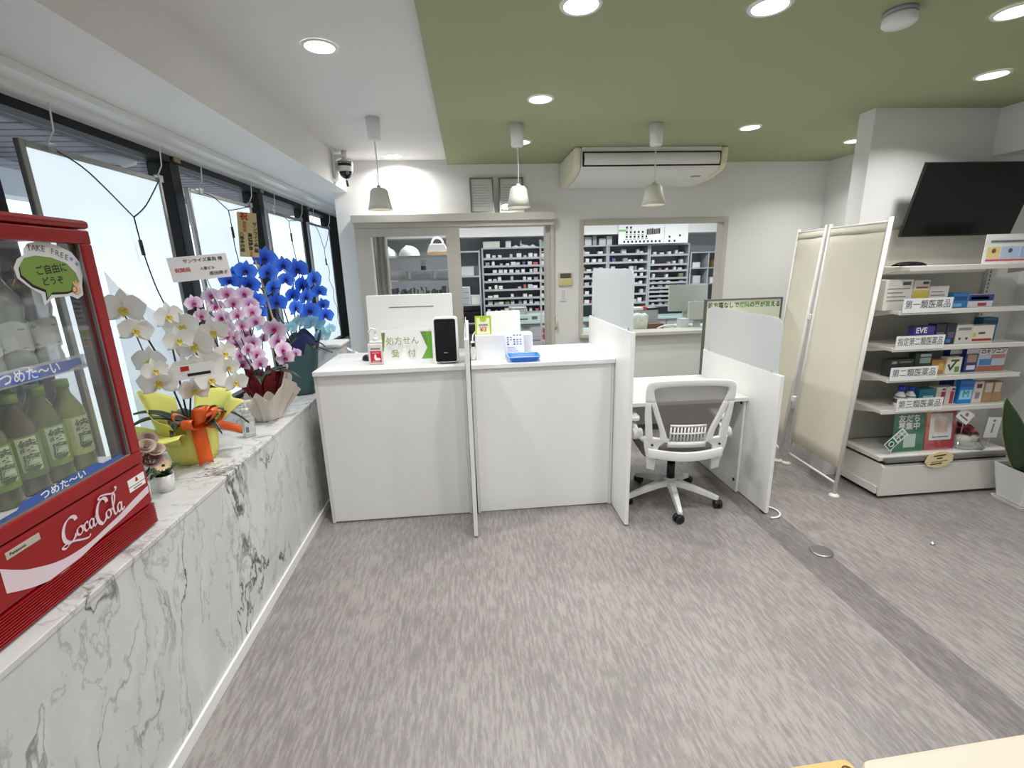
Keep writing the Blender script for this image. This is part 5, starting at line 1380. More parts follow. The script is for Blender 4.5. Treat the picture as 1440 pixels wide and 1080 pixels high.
def small_plant(name, label, loc, pr, ph, flower):
    t = thing(name, label, 'potted plant', loc)
    ob('pot', MB().lathe([(pr * 0.82, 0.0), (pr, ph), (pr * 0.93, ph), (pr * 0.9, ph * 0.86)], 24), PLASTW, t)
    ob('soil', MB().cyl(pr * 0.9, ph * 0.8, ph * 0.86, 20), MATS['soil'], t)
    for k in range(7):
        a = k * 0.9 + 0.3
        orchid_leaf_local(t, (0, 0, ph * 0.85), a, 0.065 + 0.012 * (k % 3), 0.032, 0.0 + 0.02 * (k % 2))
    return t
def orchid_leaf_local(t, base, az, L, w, droop):
    ca, sa = math.cos(az), math.sin(az)
    def P(u, v):
        s = (v - 0.5) * w * math.sin(PI * (0.08 + 0.92 * u) ** 0.8) if u < 1 else 0
        return (base[0] + u * L * ca - s * sa, base[1] + u * L * sa + s * ca, base[2] + 0.03 * math.sin(PI * u * .7) + 0.02 * u - droop * u * u)
    ob('leaf', MB().surf(P, 6, 2), mat('mid_green_leaf', (56, 84, 40), 0.45, vary=0.2, vscale=20), t, solid=0.002)
t = small_plant('potted_flower', 'small white pot with a cream daisy-like flower beside the fridge', (-1.245, 1.835, 0.8005), 0.034, 0.07, 0)
dz = MB()
for k in range(14):
    a = 2 * PI * k / 14
    dz.surf(lambda u, v, a=a: ((0.006 + 0.022 * u) * math.cos(a) - (v - .5) * 0.008 * math.sin(a), (0.006 + 0.022 * u) * math.sin(a) + (v - .5) * 0.008 * math.cos(a), 0.006 * u * u), 3, 2, T(0.02, -0.02, 0.115, rx=0.6, ry=0.4))
ob('flower', dz, mat('cream_petal', (226, 200, 160), 0.6), t)
ob('flower_stem', MB().tube([(0.0, 0.0, 0.06), (0.012, -0.012, 0.09), (0.02, -0.02, 0.114)], 0.002, 5), STEM, t)
t = small_plant('potted_flower', 'white pot with dusty pink flowers half hidden by the fridge edge', (-1.275, 1.735, 0.8005), 0.036, 0.085, 1)
for k, (x, y, z, r) in enumerate(((0.0, 0.03, 0.20, 0.040), (0.035, 0.05, 0.15, 0.036), (0.05, 0.015, 0.22, 0.032), (0.02, 0.07, 0.225, 0.036), (-0.03, 0.02, 0.24, 0.034), (0.045, 0.07, 0.185, 0.030))):
    ob('flower', rosette(T(x, y, z, rx=0.5, ry=0.5), r), mat('dusty_pink_%d' % (k % 3), ((176, 148, 138), (158, 122, 116), (206, 186, 168))[k % 3], 0.7), t)
    ob('flower_stem', MB().tube([(0, 0, 0.07), (x * 0.6, y * 0.6, z * 0.7), (x, y, z)], 0.002, 5), STEM, t)

# ---------------------------------------------------------------- things on the counters
CZ = 1.0405
def monitor(name, label, loc, w, h, lift, rz=0.0, col=PLASTW, tilt=-0.06, slot=True, base=True):
    t = thing(name, label, 'monitor', loc, rz)
    m = T(0, 0, lift + h / 2, rx=tilt)
    ob('back_shell', MB().prism(rrect(w, h, 0.012, 3), -0.012, 0.020, 'z', m @ T(rx=PI / 2)), col, t, bevel=0.004)
    ob('screen', MB().box(-w / 2 + 0.008, w / 2 - 0.008, 0.0125, 0.014, -h / 2 + 0.012, h / 2 - 0.008, m), BLACKP, t)
    if slot: ob('vent_slot', MB().box(-w * 0.24, w * 0.28, -0.0212, -0.0203, h * 0.28, h * 0.28 + 0.007, m), INKG, t)
    if base:
        ob('neck', MB().box(-0.04, 0.04, 0.02, 0.036, 0.006, lift + h * 0.45), col, t, bevel=0.003)
        ob('foot', MB().prism(rrect(0.22, 0.17, 0.02, 4, 0, 0.03), 0.0, 0.008, 'z'), col, t)
    return t
monitor('desktop_monitor', 'large white monitor seen from behind on the left reception counter', (-0.405, 3.27, CZ), 0.575, 0.40, 0.025)

t = thing('hand_sanitizer', 'white pump bottle with a red label on the left counter', 'bottle', (-0.612, 3.05, CZ), -0.05)
ob('body', MB().prism(rrect(0.105, 0.06, 0.02, 5), 0, 0.135, 'z').prism(rrect(0.085, 0.05, 0.018, 5), 0.1352, 0.150, 'z'), sheet_mat('milky_bottle', (236, 234, 228), 0.9, 0.2, 0.12), t, bevel=0.008)
ob('collar', MB().cyl(0.016, 0.1503, 0.172, 16), PLASTW, t)
ob('pump', MB().cyl(0.006, 0.172, 0.195, 10).tube(spline([(0.0, 0, 0.195), (-0.004, -0.0, 0.222), (-0.025, -0.004, 0.228), (-0.038, -0.006, 0.205)], 4), 0.007, 8).box(-0.012, 0.012, -0.01, 0.01, 0.212, 0.226), PLASTW, t)
ob('label', MB().box(-0.034, 0.034, -0.0316, -0.0302, 0.015, 0.088), mat('label_red', (206, 30, 48), 0.45), t)
ob('white_emblem', MB().prism([(-0.008, 0.066), (0.002, 0.066), (0.004, 0.046), (0.026, 0.042), (0.03, 0.030), (-0.004, 0.028), (-0.012, 0.042)], -0.0323, -0.0317, 'y'), PAPER, t)
for zf in (0.020, 0.074): ob('print_line', MB().box(-0.024, 0.024, -0.0323, -0.0317, zf, zf + 0.004), mat('ink_pale', (232, 190, 190), 0.6), t)
ob('headline', MB().box(-0.03, 0.03, -0.0312, -0.0302, 0.098, 0.108), INKG, t)

t = thing('reception_sign', 'white and green prescription reception sign standing on the left counter', 'sign', (-0.407, 2.995, CZ))
m = T(rx=-0.06)
ob('board', MB().box(-0.157, 0.157, 0, 0.005, 0, 0.222, m), PAPER, t)
ob('back_leg', MB().box(-0.06, 0.06, 0.0, 0.004, 0, 0.19, T(0, 0.075, 0, rx=0.27)), PAPER, t)
GA, GB = mat('sign_leaf_green', (112, 172, 62), 0.5), mat('sign_olive_green', (112, 140, 66), 0.5)
def tri(p, c, lay=0): ob('green_shape', MB().prism(p, -0.0012 - lay * 0.0006, -0.0006 - lay * 0.0006, 'y', m), c, t)
tri([(0.157, 0.205), (0.157, 0.03), (0.085, 0.03), (0.125, 0.102)], GA)
tri([(0.157, 0.205), (0.085, 0.205), (0.125, 0.102), (0.142, 0.15)], GA, 1)
tri([(0.088, 0.205), (0.120, 0.205), (0.128, 0.105)], GB, 2)
tri([(-0.157, 0.205), (-0.134, 0.205), (-0.150, 0.09), (-0.157, 0.08)], GB)
OLV = mat('ink_olive', (150, 160, 96), 0.6)
text('処方せん', 0.052, OLV, t, (-0.026, -0.012, 0.150), (PI / 2 - 0.06, 0, 0), bold=0.0004)
text('受　付', 0.052, OLV, t, (-0.026, -0.006, 0.068), (PI / 2 - 0.06, 0, 0), bold=0.0004)

t = thing('card_terminal', 'white upright terminal with a glossy black face on the left counter', 'terminal', (-0.158, 2.985, CZ), -0.06)
ob('body', MB().prism(rrect(0.145, 0.285, 0.018, 4, 0, 0.146), 0, 0.11, 'z', T(0, 0.055, 0.003, rx=PI / 2 - 0.05)), PLASTW, t, bevel=0.006)
ob('face', MB().prism(rrect(0.132, 0.268, 0.012, 4, 0, 0.148), 0.0003, 0.0015, 'z', T(0, -0.0553, 0.003, rx=PI / 2 - 0.05)), mat('gloss_black', (10, 11, 13), 0.12), t)
ob('maker_mark', MB().box(-0.014, 0.014, -0.0585, -0.0572, 0.072, 0.078, T(rx=-0.05 * 0)), INKG, t)
ob('rubber_foot', MB().cyl(0.012, 0, 0.003, 10, T(-0.04, 0.0, 0)).cyl(0.012, 0, 0.003, 10, T(0.04, 0.0, 0)), BLACKP, t)
t = thing('computer_mouse', 'black mouse on the left counter beside the pump bottle', 'mouse', (-0.71, 3.20, CZ), 0.4)
ob('body', MB().surf(lambda u, v: (0.032 * math.cos(2 * PI * u) * math.cos(PI / 2 * v) ** 0.6, 0.052 * math.sin(2 * PI * u) * math.cos(PI / 2 * v) ** 0.6, 0.034 * math.sin(PI / 2 * v)), 20, 6), BLACKP, t)
ob('wheel', MB().cyl(0.008, -0.003, 0.003, 10, T(0, -0.022, 0.026, ry=PI / 2)), PLASTG, t)

# label printer behind the counter end
t = thing('label_printer', 'white receipt printer with a flipped-up lid behind the left counter', 'printer', (-1.11, 3.72, 0.8005))
ob('body', MB().box(-0.12, 0.10, -0.12, 0.14, 0.0, 0.27), PLASTW, t, bevel=0.012)
ob('lid', MB().box(-0.13, 0.13, -0.14, 0.15, 0.2705, 0.295), PLASTW, t, bevel=0.008)
ob('side_seam', MB().box(0.1003, 0.102, -0.10, 0.10, 0.10, 0.104).box(-0.10, 0.08, -0.1217, -0.1203, 0.10, 0.104), INKG, t)
ob('paper_flap', MB().box(-0.06, 0.06, -0.06, 0.06, 0, 0.012, T(0.20, -0.06, 0.215, ry=0.55, rz=0.3)), PLASTW, t, bevel=0.003)
ob('flap_stripe', MB().box(-0.012, 0.0, -0.055, 0.055, 0.0125, 0.0135, T(0.20, -0.06, 0.215, ry=0.55, rz=0.3)), INKG, t)
ob('roller', MB().cyl(0.022, -0.05, 0.05, 14, T(0.15, -0.08, 0.15, rx=PI / 2)), BLACKP, t)
ob('arm', MB().tube([(0.10, -0.06, 0.16), (0.17, -0.06, 0.12), (0.28, -0.08, 0.16)], 0.008, 6), PLASTG, t)
ob('out_tray', MB().box(0.12, 0.30, -0.12, 0.02, 0.115, 0.123), PLASTW, t, bevel=0.002)

# second counter
t = thing('white_box', 'plain white box standing behind the counter edge next to the blue tray', 'box', (0.124, 3.07, CZ))
ob('carton', MB().box(-0.097, 0.097, -0.05, 0.06, 0, 0.160), mat('white_card', (228, 229, 232), 0.5), t, bevel=0.002)
ob('lid_seam', MB().box(-0.0978, 0.0978, -0.0508, 0.0608, 0.120, 0.1212), LAMB, t)
t = thing('price_sign', 'small green framed price card with pink lettering on the white box', 'sign', (0.083, 3.065, CZ + 0.1605))
ob('frame', MB().box(-0.053, 0.053, -0.002, 0.006, 0, 0.122, T(rx=-0.05)), mat('lime_frame', (172, 200, 62), 0.5), t)
ob('card', MB().box(-0.042, 0.042, -0.003, -0.0022, 0.004, 0.108, T(rx=-0.05)), mat('pale_lime', (232, 238, 190), 0.6), t)
ob('green_tab', MB().prism([(-0.02, 0.115), (0.02, 0.115), (0.02, 0.09), (0.0, 0.083), (-0.02, 0.09)], -0.0040, -0.0032, 'y', T(rx=-0.05)), mat('lime_frame', (172, 200, 62), 0.5), t)
PK = mat('ink_pink', (206, 92, 110), 0.6)
ob('print_line', MB().box(-0.03, 0.03, -0.0040, -0.0032, 0.058, 0.068, T(rx=-0.05)), mat('ink_violet', (150, 130, 170), 0.6), t)
text('¥3', 0.045, PK, t, (0.0, -0.0068, 0.034), (PI / 2 - 0.05, 0, 0), bold=0.0006)
monitor('tablet_display', 'white tablet display seen from behind, on the middle counter', (0.23, 3.27, CZ), 0.235, 0.165, 0.125, 0.0, PLASTW, -0.16, False)
t = thing('card_reader', 'low white card reader in front of the tablet display', 'card reader', (0.325, 3.150, CZ))
ob('body', MB().box(-0.10, 0.09, -0.05, 0.05, 0, 0.155, T(rx=0.0)), PLASTW, t, bevel=0.012)
ob('slot', MB().box(-0.08, 0.02, -0.0515, -0.0503, 0.135, 0.141), INKG, t)
t = thing('payment_notice', 'white card printed with small payment marks behind the blue tray', 'card', (0.287, 3.04, CZ))
mm = T(rx=-0.28)
ob('card', MB().box(-0.062, 0.062, 0, 0.003, 0.002, 0.165, mm), mat('notice_white', (226, 228, 238), 0.6), t)
rg = random.Random(2)
for r in range(5):
    for c in range(5):
        if rg.random() < 0.25: continue
        ob('pay_mark', MB().box(-0.05 + c * 0.021, -0.05 + c * 0.021 + 0.012, -0.0010, -0.0004, 0.088 + r * 0.015, 0.088 + r * 0.015 + 0.008, mm), [INK, INKG, mat('ink_violet', (150, 130, 170), 0.6)][rg.randrange(3)], t)
for r in range(4): ob('print_line', MB().box(-0.05, 0.03 - 0.01 * r, -0.0010, -0.0004, 0.034 + r * 0.012, 0.037 + r * 0.012, mm), mat('ink_violet', (150, 130, 170), 0.6), t)
ob('stand', MB().box(-0.06, 0.06, 0.0, 0.06, 0, 0.0018), CLEARP, t)
t = thing('coin_tray', 'blue coin tray on the edge of the middle counter', 'tray', (0.333, 2.955, CZ))
BT = mat('tray_blue', (40, 116, 232), 0.35)
P0, P1 = rrect(0.165, 0.115, 0.015, 4), rrect(0.205, 0.155, 0.02, 4); n = len(P0)
vs = [(x, y, 0.0) for x, y in P0] + [(x, y, 0.034) for x, y in P1] + [(x * .96, y * .96, 0.034) for x, y in P1] + [(x * .96, y * .96, 0.006) for x, y in P0]
fs = [tuple(range(n - 1, -1, -1))] + [(r * n + i, r * n + (i + 1) % n, (r + 1) * n + (i + 1) % n, (r + 1) * n + i) for r in range(3) for i in range(n)] + [tuple(3 * n + i for i in range(n))]
ob('body', MB().add(vs, fs), BT, t, bevel=0.002)
ob('rim', MB().tube([(x, y, 0.034) for x, y in P1], 0.004, 6, closed=True), mat('tray_pale', (130, 176, 240), 0.35), t)
ob('mat', MB().prism(rrect(0.15, 0.10, 0.012, 4), 0.0065, 0.009, 'z'), mat('tray_mat', (96, 150, 240), 0.6), t)
t = thing('power_adapter', 'small white adapter with a cable beside the white box', 'adapter', (0.000, 3.05, CZ))
ob('body', MB().box(-0.004, 0.024, -0.03, 0.03, 0, 0.12), PLASTW, t, bevel=0.006)
ob('plug', MB().box(0.0, 0.022, -0.034, -0.031, 0.09, 0.115), BLACKP, t)
ob('cable', MB().tube(spline([(0.008, 0, 0.1203), (0.014, 0.02, 0.16), (0.04, 0.04, 0.185), (0.075, 0.06, 0.19)], 5), 0.004, 6), PLASTW, t)

# ---------------------------------------------------------------- whiteboard sign behind the desk
t = thing('whiteboard_sign', 'framed white sign board with green lettering behind the desk', 'sign', (2.37, 3.98, 0))
W_ = lambda n, mb, m, **k: ob(n, mb, m, t, world=True, **k)
bx0, bx1, bz0, bz1, by = 2.035, 2.735, 0.42, 1.305, 3.92
W_('board', MB().box(bx0 + 0.008, bx1 - 0.008, by, by + 0.02, bz0 + 0.008, bz1 - 0.008), mat('sign_cream', (226, 232, 212), 0.5))
for a in ((bx0, bx1, bz1 - 0.012, bz1), (bx0, bx1, bz0, bz0 + 0.012), (bx0, bx0 + 0.012, bz0 + 0.012, bz1 - 0.012), (bx1 - 0.012, bx1, bz0 + 0.012, bz1 - 0.012)):
    W_('frame_bar', MB().box(a[0], a[1], by - 0.008, by + 0.026, a[2], a[3]), mat('frame_grey', (112, 114, 112), 0.4, 0.5))
for x in (bx0 + 0.05, bx1 - 0.05):
    W_('leg', MB().tube([(x, by + 0.012, bz0), (x, by + 0.012, 0.03)], 0.012, 8), ALU)
    W_('foot', MB().box(x - 0.015, x + 0.015, by - 0.03, by + 0.05, 0.0, 0.03), ALU, bevel=0.004)
GK, GL = mat('ink_dark_green', (66, 84, 44), 0.6), mat('ink_mid_green', (120, 168, 100), 0.6)
s = '処方箋なしで病院の薬が買える'
for k, ch in enumerate(s):
    text(ch, 0.052, GL if ch in '病院薬買' else GK, t, (bx0 + 0.045 + k * 0.0475, by - 0.0015, bz1 - 0.058), FACE_Y, world=True, bold=0.0012, sx=0.92)

# ---------------------------------------------------------------- back wall: air conditioner, frames, controls
t = thing('air_conditioner', 'cream ceiling air conditioner with a white front flap', 'air conditioner', (1.56, 4.36, 2.55))
ACW = mat('ac_cream', (222, 217, 190), 0.45); ACF = mat('ac_flap', (228, 226, 222), 0.4)
pr = [(4.06, 2.5495), (4.06, 2.50), (4.075, 2.42), (4.11, 2.375), (4.30, 2.335), (4.60, 2.315), (4.695, 2.33), (4.695, 2.5495)]
def acp(y, z): return (y, z)
W_ = lambda n, mb, m, **k: ob(n, mb, m, t, world=True, **k)
W_('body', MB().prism(pr, 0.965, 2.150, 'x'), ACF, bevel=0.006)
for x0, x1 in ((0.905, 0.9645), (2.1505, 2.21)):
    W_('end_cap', MB().prism([(y - (0.006 if y < 4.2 else 0), z) for y, z in pr], x0, x1, 'x'), ACW, bevel=0.016)
W_('front_recess', MB().prism([(4.0525, 2.512), (4.0595, 2.512), (4.0595, 2.40), (4.0525, 2.40)], 0.972, 2.143, 'x'), BLACKP)
W_('flap', MB().surf(lambda u, v: (0.985 + 1.145 * u, 4.050 - 0.012 * math.sin(PI * v) + 0.002, 2.412 + 0.088 * v), 4, 8), ACF, solid=0.006)
W_('receiver_window', MB().box(1.98, 2.06, 4.22, 4.27, 2.344, 2.347), PLASTG)

def cert(x0, x1, label, glare):
    t = thing('framed_certificate', label, 'framed certificate', ((x0 + x1) / 2, 4.68, 2.116))
    m = T((x0 + x1) / 2, 4.612, 2.1165, rx=-0.18)
    w = x1 - x0
    for a in ((-w / 2, w / 2, 0, 0.014), (-w / 2, w / 2, 0.306, 0.32), (-w / 2, -w / 2 + 0.014, 0.014, 0.306), (w / 2 - 0.014, w / 2, 0.014, 0.306)):
        ob('frame_bar', MB().box(a[0], a[1], 0, 0.012, a[2], a[3], m), ALU, t, world=True)
    ob('certificate', MB().box(-w / 2 + 0.014, w / 2 - 0.014, 0.006, 0.008, 0.014, 0.306, m), mat('cert_paper', (214, 214, 210), 0.6), t, world=True)
    ob('glass', MB().box(-w / 2 + 0.014, w / 2 - 0.014, 0.002, 0.003, 0.014, 0.306, m), GLASS, t, world=True)
    ln = MB()
    for k in range(9): ln.box(-w / 2 + 0.035, w / 2 - 0.035 - 0.02 * (k % 3), 0.0045, 0.0055, 0.06 + k * 0.024, 0.0625 + k * 0.024, m)
    ob('print_line', ln, INKG, t, world=True)
cert(0.055, 0.275, 'silver framed certificate leaning on the door header, the left of two', 0)
cert(0.325, 0.555, 'silver framed certificate half hidden by the middle pendant lamp', 1)

t = thing('thermostat', 'beige air conditioner control with a dark display on the white wall', 'control panel', (0.965, 4.699, 1.49))
W_ = lambda n, mb, m, **k: ob(n, mb, m, t, world=True, **k)
W_('body', MB().box(0.897, 1.028, 4.68, 4.699, 1.425, 1.555), CREAM, bevel=0.004)
W_('display', MB().box(0.908, 1.017, 4.6785, 4.6798, 1.497, 1.545), mat('lcd_dark', (92, 88, 72), 0.3))
W_('cover_flap', MB().box(0.900, 1.025, 4.6775, 4.6798, 1.43, 1.488), mat('ac_yellowed', (206, 196, 130), 0.5))
t = thing('light_switch', 'white light switch plate below the beige control', 'switch', (0.942, 4.699, 1.33))
W_ = lambda n, mb, m, **k: ob(n, mb, m, t, world=True, **k)
W_('plate', MB().box(0.905, 0.978, 4.692, 4.699, 1.275, 1.395), PLASTW, bevel=0.002)
for k in range(3): W_('rocker', MB().box(0.924, 0.960, 4.688, 4.6918, 1.292 + k * 0.032, 1.318 + k * 0.032), LAMB, bevel=0.002)
t = thing('smoke_detector', 'white round smoke detector on the green ceiling', 'smoke detector', (1.71, 1.95, 2.55))
ob('mount', MB().lathe([(0.055, -0.001), (0.055, -0.012), (0.05, -0.016)], 24), PLASTG, t)
ob('body', MB().lathe([(0.05, -0.0165), (0.058, -0.022), (0.058, -0.045), (0.05, -0.052), (0.001, -0.054)], 28), PLASTW, t)

# security camera on the soffit
t = thing('security_camera', 'white dome security camera with a black face hanging from the soffit end', 'camera', (-1.0, 4.45, 2.59))
W_ = lambda n, mb, m, **k: ob(n, mb, m, t, world=True, **k)
cx, cy = -0.975, 4.33
W_('wall_plate', MB().box(-1.064, -1.045, cy - 0.06, cy + 0.07, 2.37, 2.56), PLASTW, bevel=0.004)
W_('bracket', MB().box(-1.045, cx, cy - 0.025, cy + 0.025, 2.535, 2.56).cyl(0.022, 2.52, 2.589, 14, T(cx, cy, 0)), PLASTW)
W_('head', MB().lathe([(0.035, 2.522), (0.062, 2.51), (0.068, 2.495), (0.060, 2.435), (0.056, 2.43)], 24, T(cx, cy, 0)), PLASTW)
W_('face', MB().surf(lambda u, v: (cx + 0.0665 * math.cos(-2.35 + 1.9 * u) * (0.99 - 0.02 * v), cy + 0.0665 * math.sin(-2.35 + 1.9 * u) * (0.99 - 0.02 * v), 2.503 - 0.034 * v), 10, 2), BLACKP, solid=0.004)
W_('dome', MB().ell(0.053, 0.053, 0.055, 18, 10, T(cx, cy, 2.43)), mat('gloss_black', (10, 11, 13), 0.12))
W_('lens', MB().cyl(0.014, 0.0, 0.006, 14, T(cx + 0.022, cy - 0.043, 2.415, rx=PI / 2 + 0.4)), INKG)
W_('tag', MB().tube([(cx + 0.0, cy - 0.01, 2.38), (cx + 0.003, cy - 0.01, 2.36)], 0.001, 4).tube([(cx + 0.003, cy - 0.01, 2.362), (cx + 0.008, cy - 0.01, 2.315)], 0.009, 8), BLACKP)

# floor disc and scrap
t = thing('floor_disc', 'round steel floor outlet cover on the grey floor', 'floor outlet', (1.94, 2.19, 0.0))
ob('ring', MB().lathe([(0.060, 0.0), (0.060, 0.004), (0.053, 0.008), (0.047, 0.008)], 28), ALU, t)
ob('lid', MB().cyl(0.0465, 0.0, 0.0065, 28), mat('disc_steel', (178, 176, 172), 0.4, 0.5), t)
t = tag(ob('paper_scrap', MB().surf(lambda u, v: (2.60 + 0.03 * u, 2.16 + 0.022 * v + 0.006 * u, 0.004 + 0.008 * math.sin(3 * u + 4 * v)), 4, 4), PAPER, solid=0.001), 'tiny white scrap of paper lying on the grey floor', 'paper scrap')

# bench and cardboard in the foreground
t = thing('waiting_bench', 'cream padded bench corner at the bottom edge of the photo', 'bench', (1.3, 0.55, 0))
CRL = mat('cream_vinyl', (204, 190, 172), 0.5)
mB = T(1.30, 0.615, 0, rz=0.035)
ob('seat_pad', MB().prism(rrect(0.74, 0.46, 0.03, 5), 0.33, 0.40, 'z', mB), CRL, t, world=True, bevel=0.012)
ob('base_frame', MB().prism(rrect(0.70, 0.42, 0.02, 3), 0.28, 0.3295, 'z', mB), WHITE, t, world=True)
for sx in (-0.31, 0.31):
    for sy in (-0.17, 0.17):
        ob('leg', MB().cyl(0.018, 0.0, 0.2798, 12, mB @ T(sx, sy, 0)), ALU, t, world=True)
t = thing('cardboard_box', 'tan cardboard box with a round printed mark beside the cream bench', 'box', (0.78, 0.66, 0))
CBM = mat('cardboard', (206, 168, 108), 0.8, vary=0.06, vscale=10)
mC = T(0.77, 0.66, 0, rz=0.03)
ob('carton', MB().prism(rrect(0.30, 0.37, 0.02, 4), 0.0, 0.385, 'z', mC), CBM, t, world=True, bevel=0.004)
ob('round_mark', MB().tube([mC @ Vector((0.125 + 0.013 * math.cos(a), 0.155 + 0.012 * math.sin(a), 0.3862)) for a in [i * PI / 8 for i in range(16)]], 0.0016, 4, closed=True), mat('ink_brown', (84, 62, 40), 0.7), t, world=True)
text('T', 0.020, mat('ink_brown', (84, 62, 40), 0.7), t, mC @ Vector((0.125, 0.155, 0.3866)), (0, 0, 0.03), world=True, bold=0.0004)

# ---------------------------------------------------------------- dispensary behind the wall
RK = mat('rack_light_grey', (170, 173, 176), 0.45); RKB = mat('rack_back_grey', (140, 143, 148), 0.6)
ORD = ['first', 'second', 'third', 'fourth', 'fifth', 'sixth', 'seventh', 'eighth', 'ninth', 'tenth', 'eleventh', 'twelfth', 'thirteenth', 'fourteenth', 'fifteenth', 'sixteenth', 'seventeenth', 'eighteenth', 'nineteenth', 'twentieth', 'twenty-first', 'twenty-second', 'twenty-third', 'twenty-fourth', 'twenty-fifth', 'twenty-sixth', 'twenty-seventh', 'twenty-eighth', 'twenty-ninth', 'thirtieth']
TINY = [mat('tiny_%d' % i, c, 0.5) for i, c in enumerate(((214, 215, 214), (196, 198, 200), (222, 221, 216), (150, 152, 156), (186, 176, 168), (176, 96, 100), (88, 96, 140), (120, 128, 100)))]
tiny_mesh = {}
def tiny_box(x, y, z, w, h, d, ci, label, group):
    k = (round(w, 2), round(h, 2), ci)
    if k not in tiny_mesh:
        me = MB().box(-k[0] / 2, k[0] / 2, 0, d, 0, k[1]).mesh('small_medicine_box'); me.materials.append(TINY[ci]); tiny_mesh[k] = me
    o = bpy.data.objects.new('small_medicine_box', tiny_mesh[k]); COL.objects.link(o)
    o.location = (x, y, z)
    tag(o, label, 'medicine box', group)
def rack(name, label, x0, x1, rows, fill, seed, where, zt=1.872, skip=None, y=7.18):
    """open grey rack with slim shelves; rows: shelf heights from the top"""
    t = thing(name, label, 'rack', ((x0 + x1) / 2, y + 0.15, 0))
    W_ = lambda n, mb, m, **k: ob(n, mb, m, t, world=True, **k)
    W_('back', MB().box(x0, x1, y + 0.30, y + 0.315, 0.05, zt), RKB)
    for x in (x0, x1 - 0.022): W_('upright', MB().box(x, x + 0.022, y, y + 0.2995, 0.0, zt), RK)
    W_('top', MB().box(x0, x1, y - 0.004, y + 0.3, zt + 0.0005, zt + 0.02), RK)
    for z in rows:
        s = W_('shelf', MB().box(x0 + 0.0225, x1 - 0.0225, y + 0.002, y + 0.299, z - 0.014, z), RK)
        ob('lip', MB().box(x0 + 0.0225, x1 - 0.0225, y - 0.006, y + 0.0015, z - 0.016, z + 0.014), RK, s, world=True)
    rg = random.Random(seed)
    for r, z in enumerate(rows):
        gap = (rows[r - 1] - z - 0.02) if r else (zt - z - 0.01)
        n = fill(r)
        for k in range(n):
            if rg.random() < 0.14 or (skip and skip(r, k)): continue
            xx = x0 + 0.05 + (x1 - x0 - 0.10) * (k + 0.5 + rg.uniform(-.22, .22)) / n
            w = rg.choice((0.04, 0.05, 0.06, 0.07)); h = min(gap - 0.015, rg.choice((0.04, 0.05, 0.06, 0.07)))
            ci = rg.choice((0, 0, 0, 1, 1, 2, 2, 3, 3, 4, 5, 6, 7)) if rg.random() < .55 else rg.choice((0, 1, 2))
            tiny_box(xx, y + 0.02 + rg.uniform(0, .03), z + 0.0005, w, h, 0.06, ci, 'small medicine box, %s slot on the %s shelf of the %s' % (ORD[k], ORD[r], where), 'medicine boxes on the ' + where)
    return t
rows8 = [1.735, 1.624, 1.513, 1.401, 1.277, 1.151, 1.048, 0.932]
rack('drug_rack', 'tall grey drug rack seen through the open doorway', 0.215, 1.215, rows8, lambda r: 10, 3, 'doorway rack')
rows7 = [1.752, 1.632, 1.503, 1.409, 1.287, 1.154, 1.02]
rack('drug_rack', 'grey drug rack at the left edge of the pass-through window', 1.25, 2.125, rows7, lambda r: 8, 5, 'left window rack', skip=lambda r, k: k < 4)
rack('drug_rack', 'grey drug rack behind the frosted screen in the pass-through window', 2.13, 2.77, rows7, lambda r: 6, 7, 'middle window rack')
rows10 = [1.724, 1.584, 1.49, 1.376, 1.31, 1.233, 1.175, 1.107, 1.039, 0.961]
rack('drug_rack', 'grey drug rack with close-set shelves behind the beige monitors', 2.775, 3.41, rows10, lambda r: 5, 9, 'right window rack')
t = thing('low_rack', 'low grey cabinet with two open compartments at the right of the dispensary', 'rack', (3.75, 7.3, 0))
W_ = lambda n, mb, m, **k: ob(n, mb, m, t, world=True, **k)
W_('back', MB().box(3.43, 4.15, 7.48, 7.495, 0.1, 1.74), RKB)
for x in (3.43, 3.715, 4.13): W_('upright', MB().box(x, x + 0.02, 7.18, 7.479, 0, 1.74), RK)
W_('top', MB().box(3.43, 4.15, 7.175, 7.48, 1.7405, 1.76), RK)
for z in (1.52, 1.28):
    W_('shelf', MB().box(3.451, 3.714, 7.18, 7.479, z - 0.015, z), RK); W_('shelf', MB().box(3.736, 4.129, 7.18, 7.479, z - 0.015, z), RK)
def simple_box(name, label, cat, x0, x1, y0, y1, z0, z1, m, lid=True, b=0.003):
    t = thing(name, label, cat, ((x0 + x1) / 2, (y0 + y1) / 2, z0))
    ob('body', MB().box(x0, x1, y0, y1, z0, z1 - (0.012 if lid else 0)), m, t, world=True, bevel=b)
    if lid: ob('lid', MB().box(x0 - 0.003, x1 + 0.003, y0 - 0.003, y1 + 0.003, z1 - 0.0115, z1), m, t, world=True, bevel=b)
    return t
simple_box('carton', 'brown cardboard carton in the upper right compartment of the low grey cabinet', 'box', 3.86, 4.06, 7.2, 7.4, 1.5205, 1.64, CBM)
simple_box('carton', 'white carton in the upper left compartment of the low grey cabinet', 'box', 3.48, 3.60, 7.2, 7.4, 1.5205, 1.605, TINY[0])
simple_box('carton', 'small white carton in the lower left compartment of the low grey cabinet', 'box', 3.50, 3.62, 7.2, 7.4, 1.2805, 1.40, TINY[1])
simple_box('carton', 'pale carton in the lower right compartment of the low grey cabinet', 'box', 3.78, 3.94, 7.2, 7.4, 1.2805, 1.37, TINY[2])
t = thing('desk_lamp', 'small amber shaded lamp at the right edge of the pass-through window', 'lamp', (3.98, 7.0, 1.0))
ob('base', MB().cyl(0.05, 0.0, 0.02, 14), BLACKP, t); ob('pole', MB().cyl(0.008, 0.02, 0.34, 8), BLACKP, t)
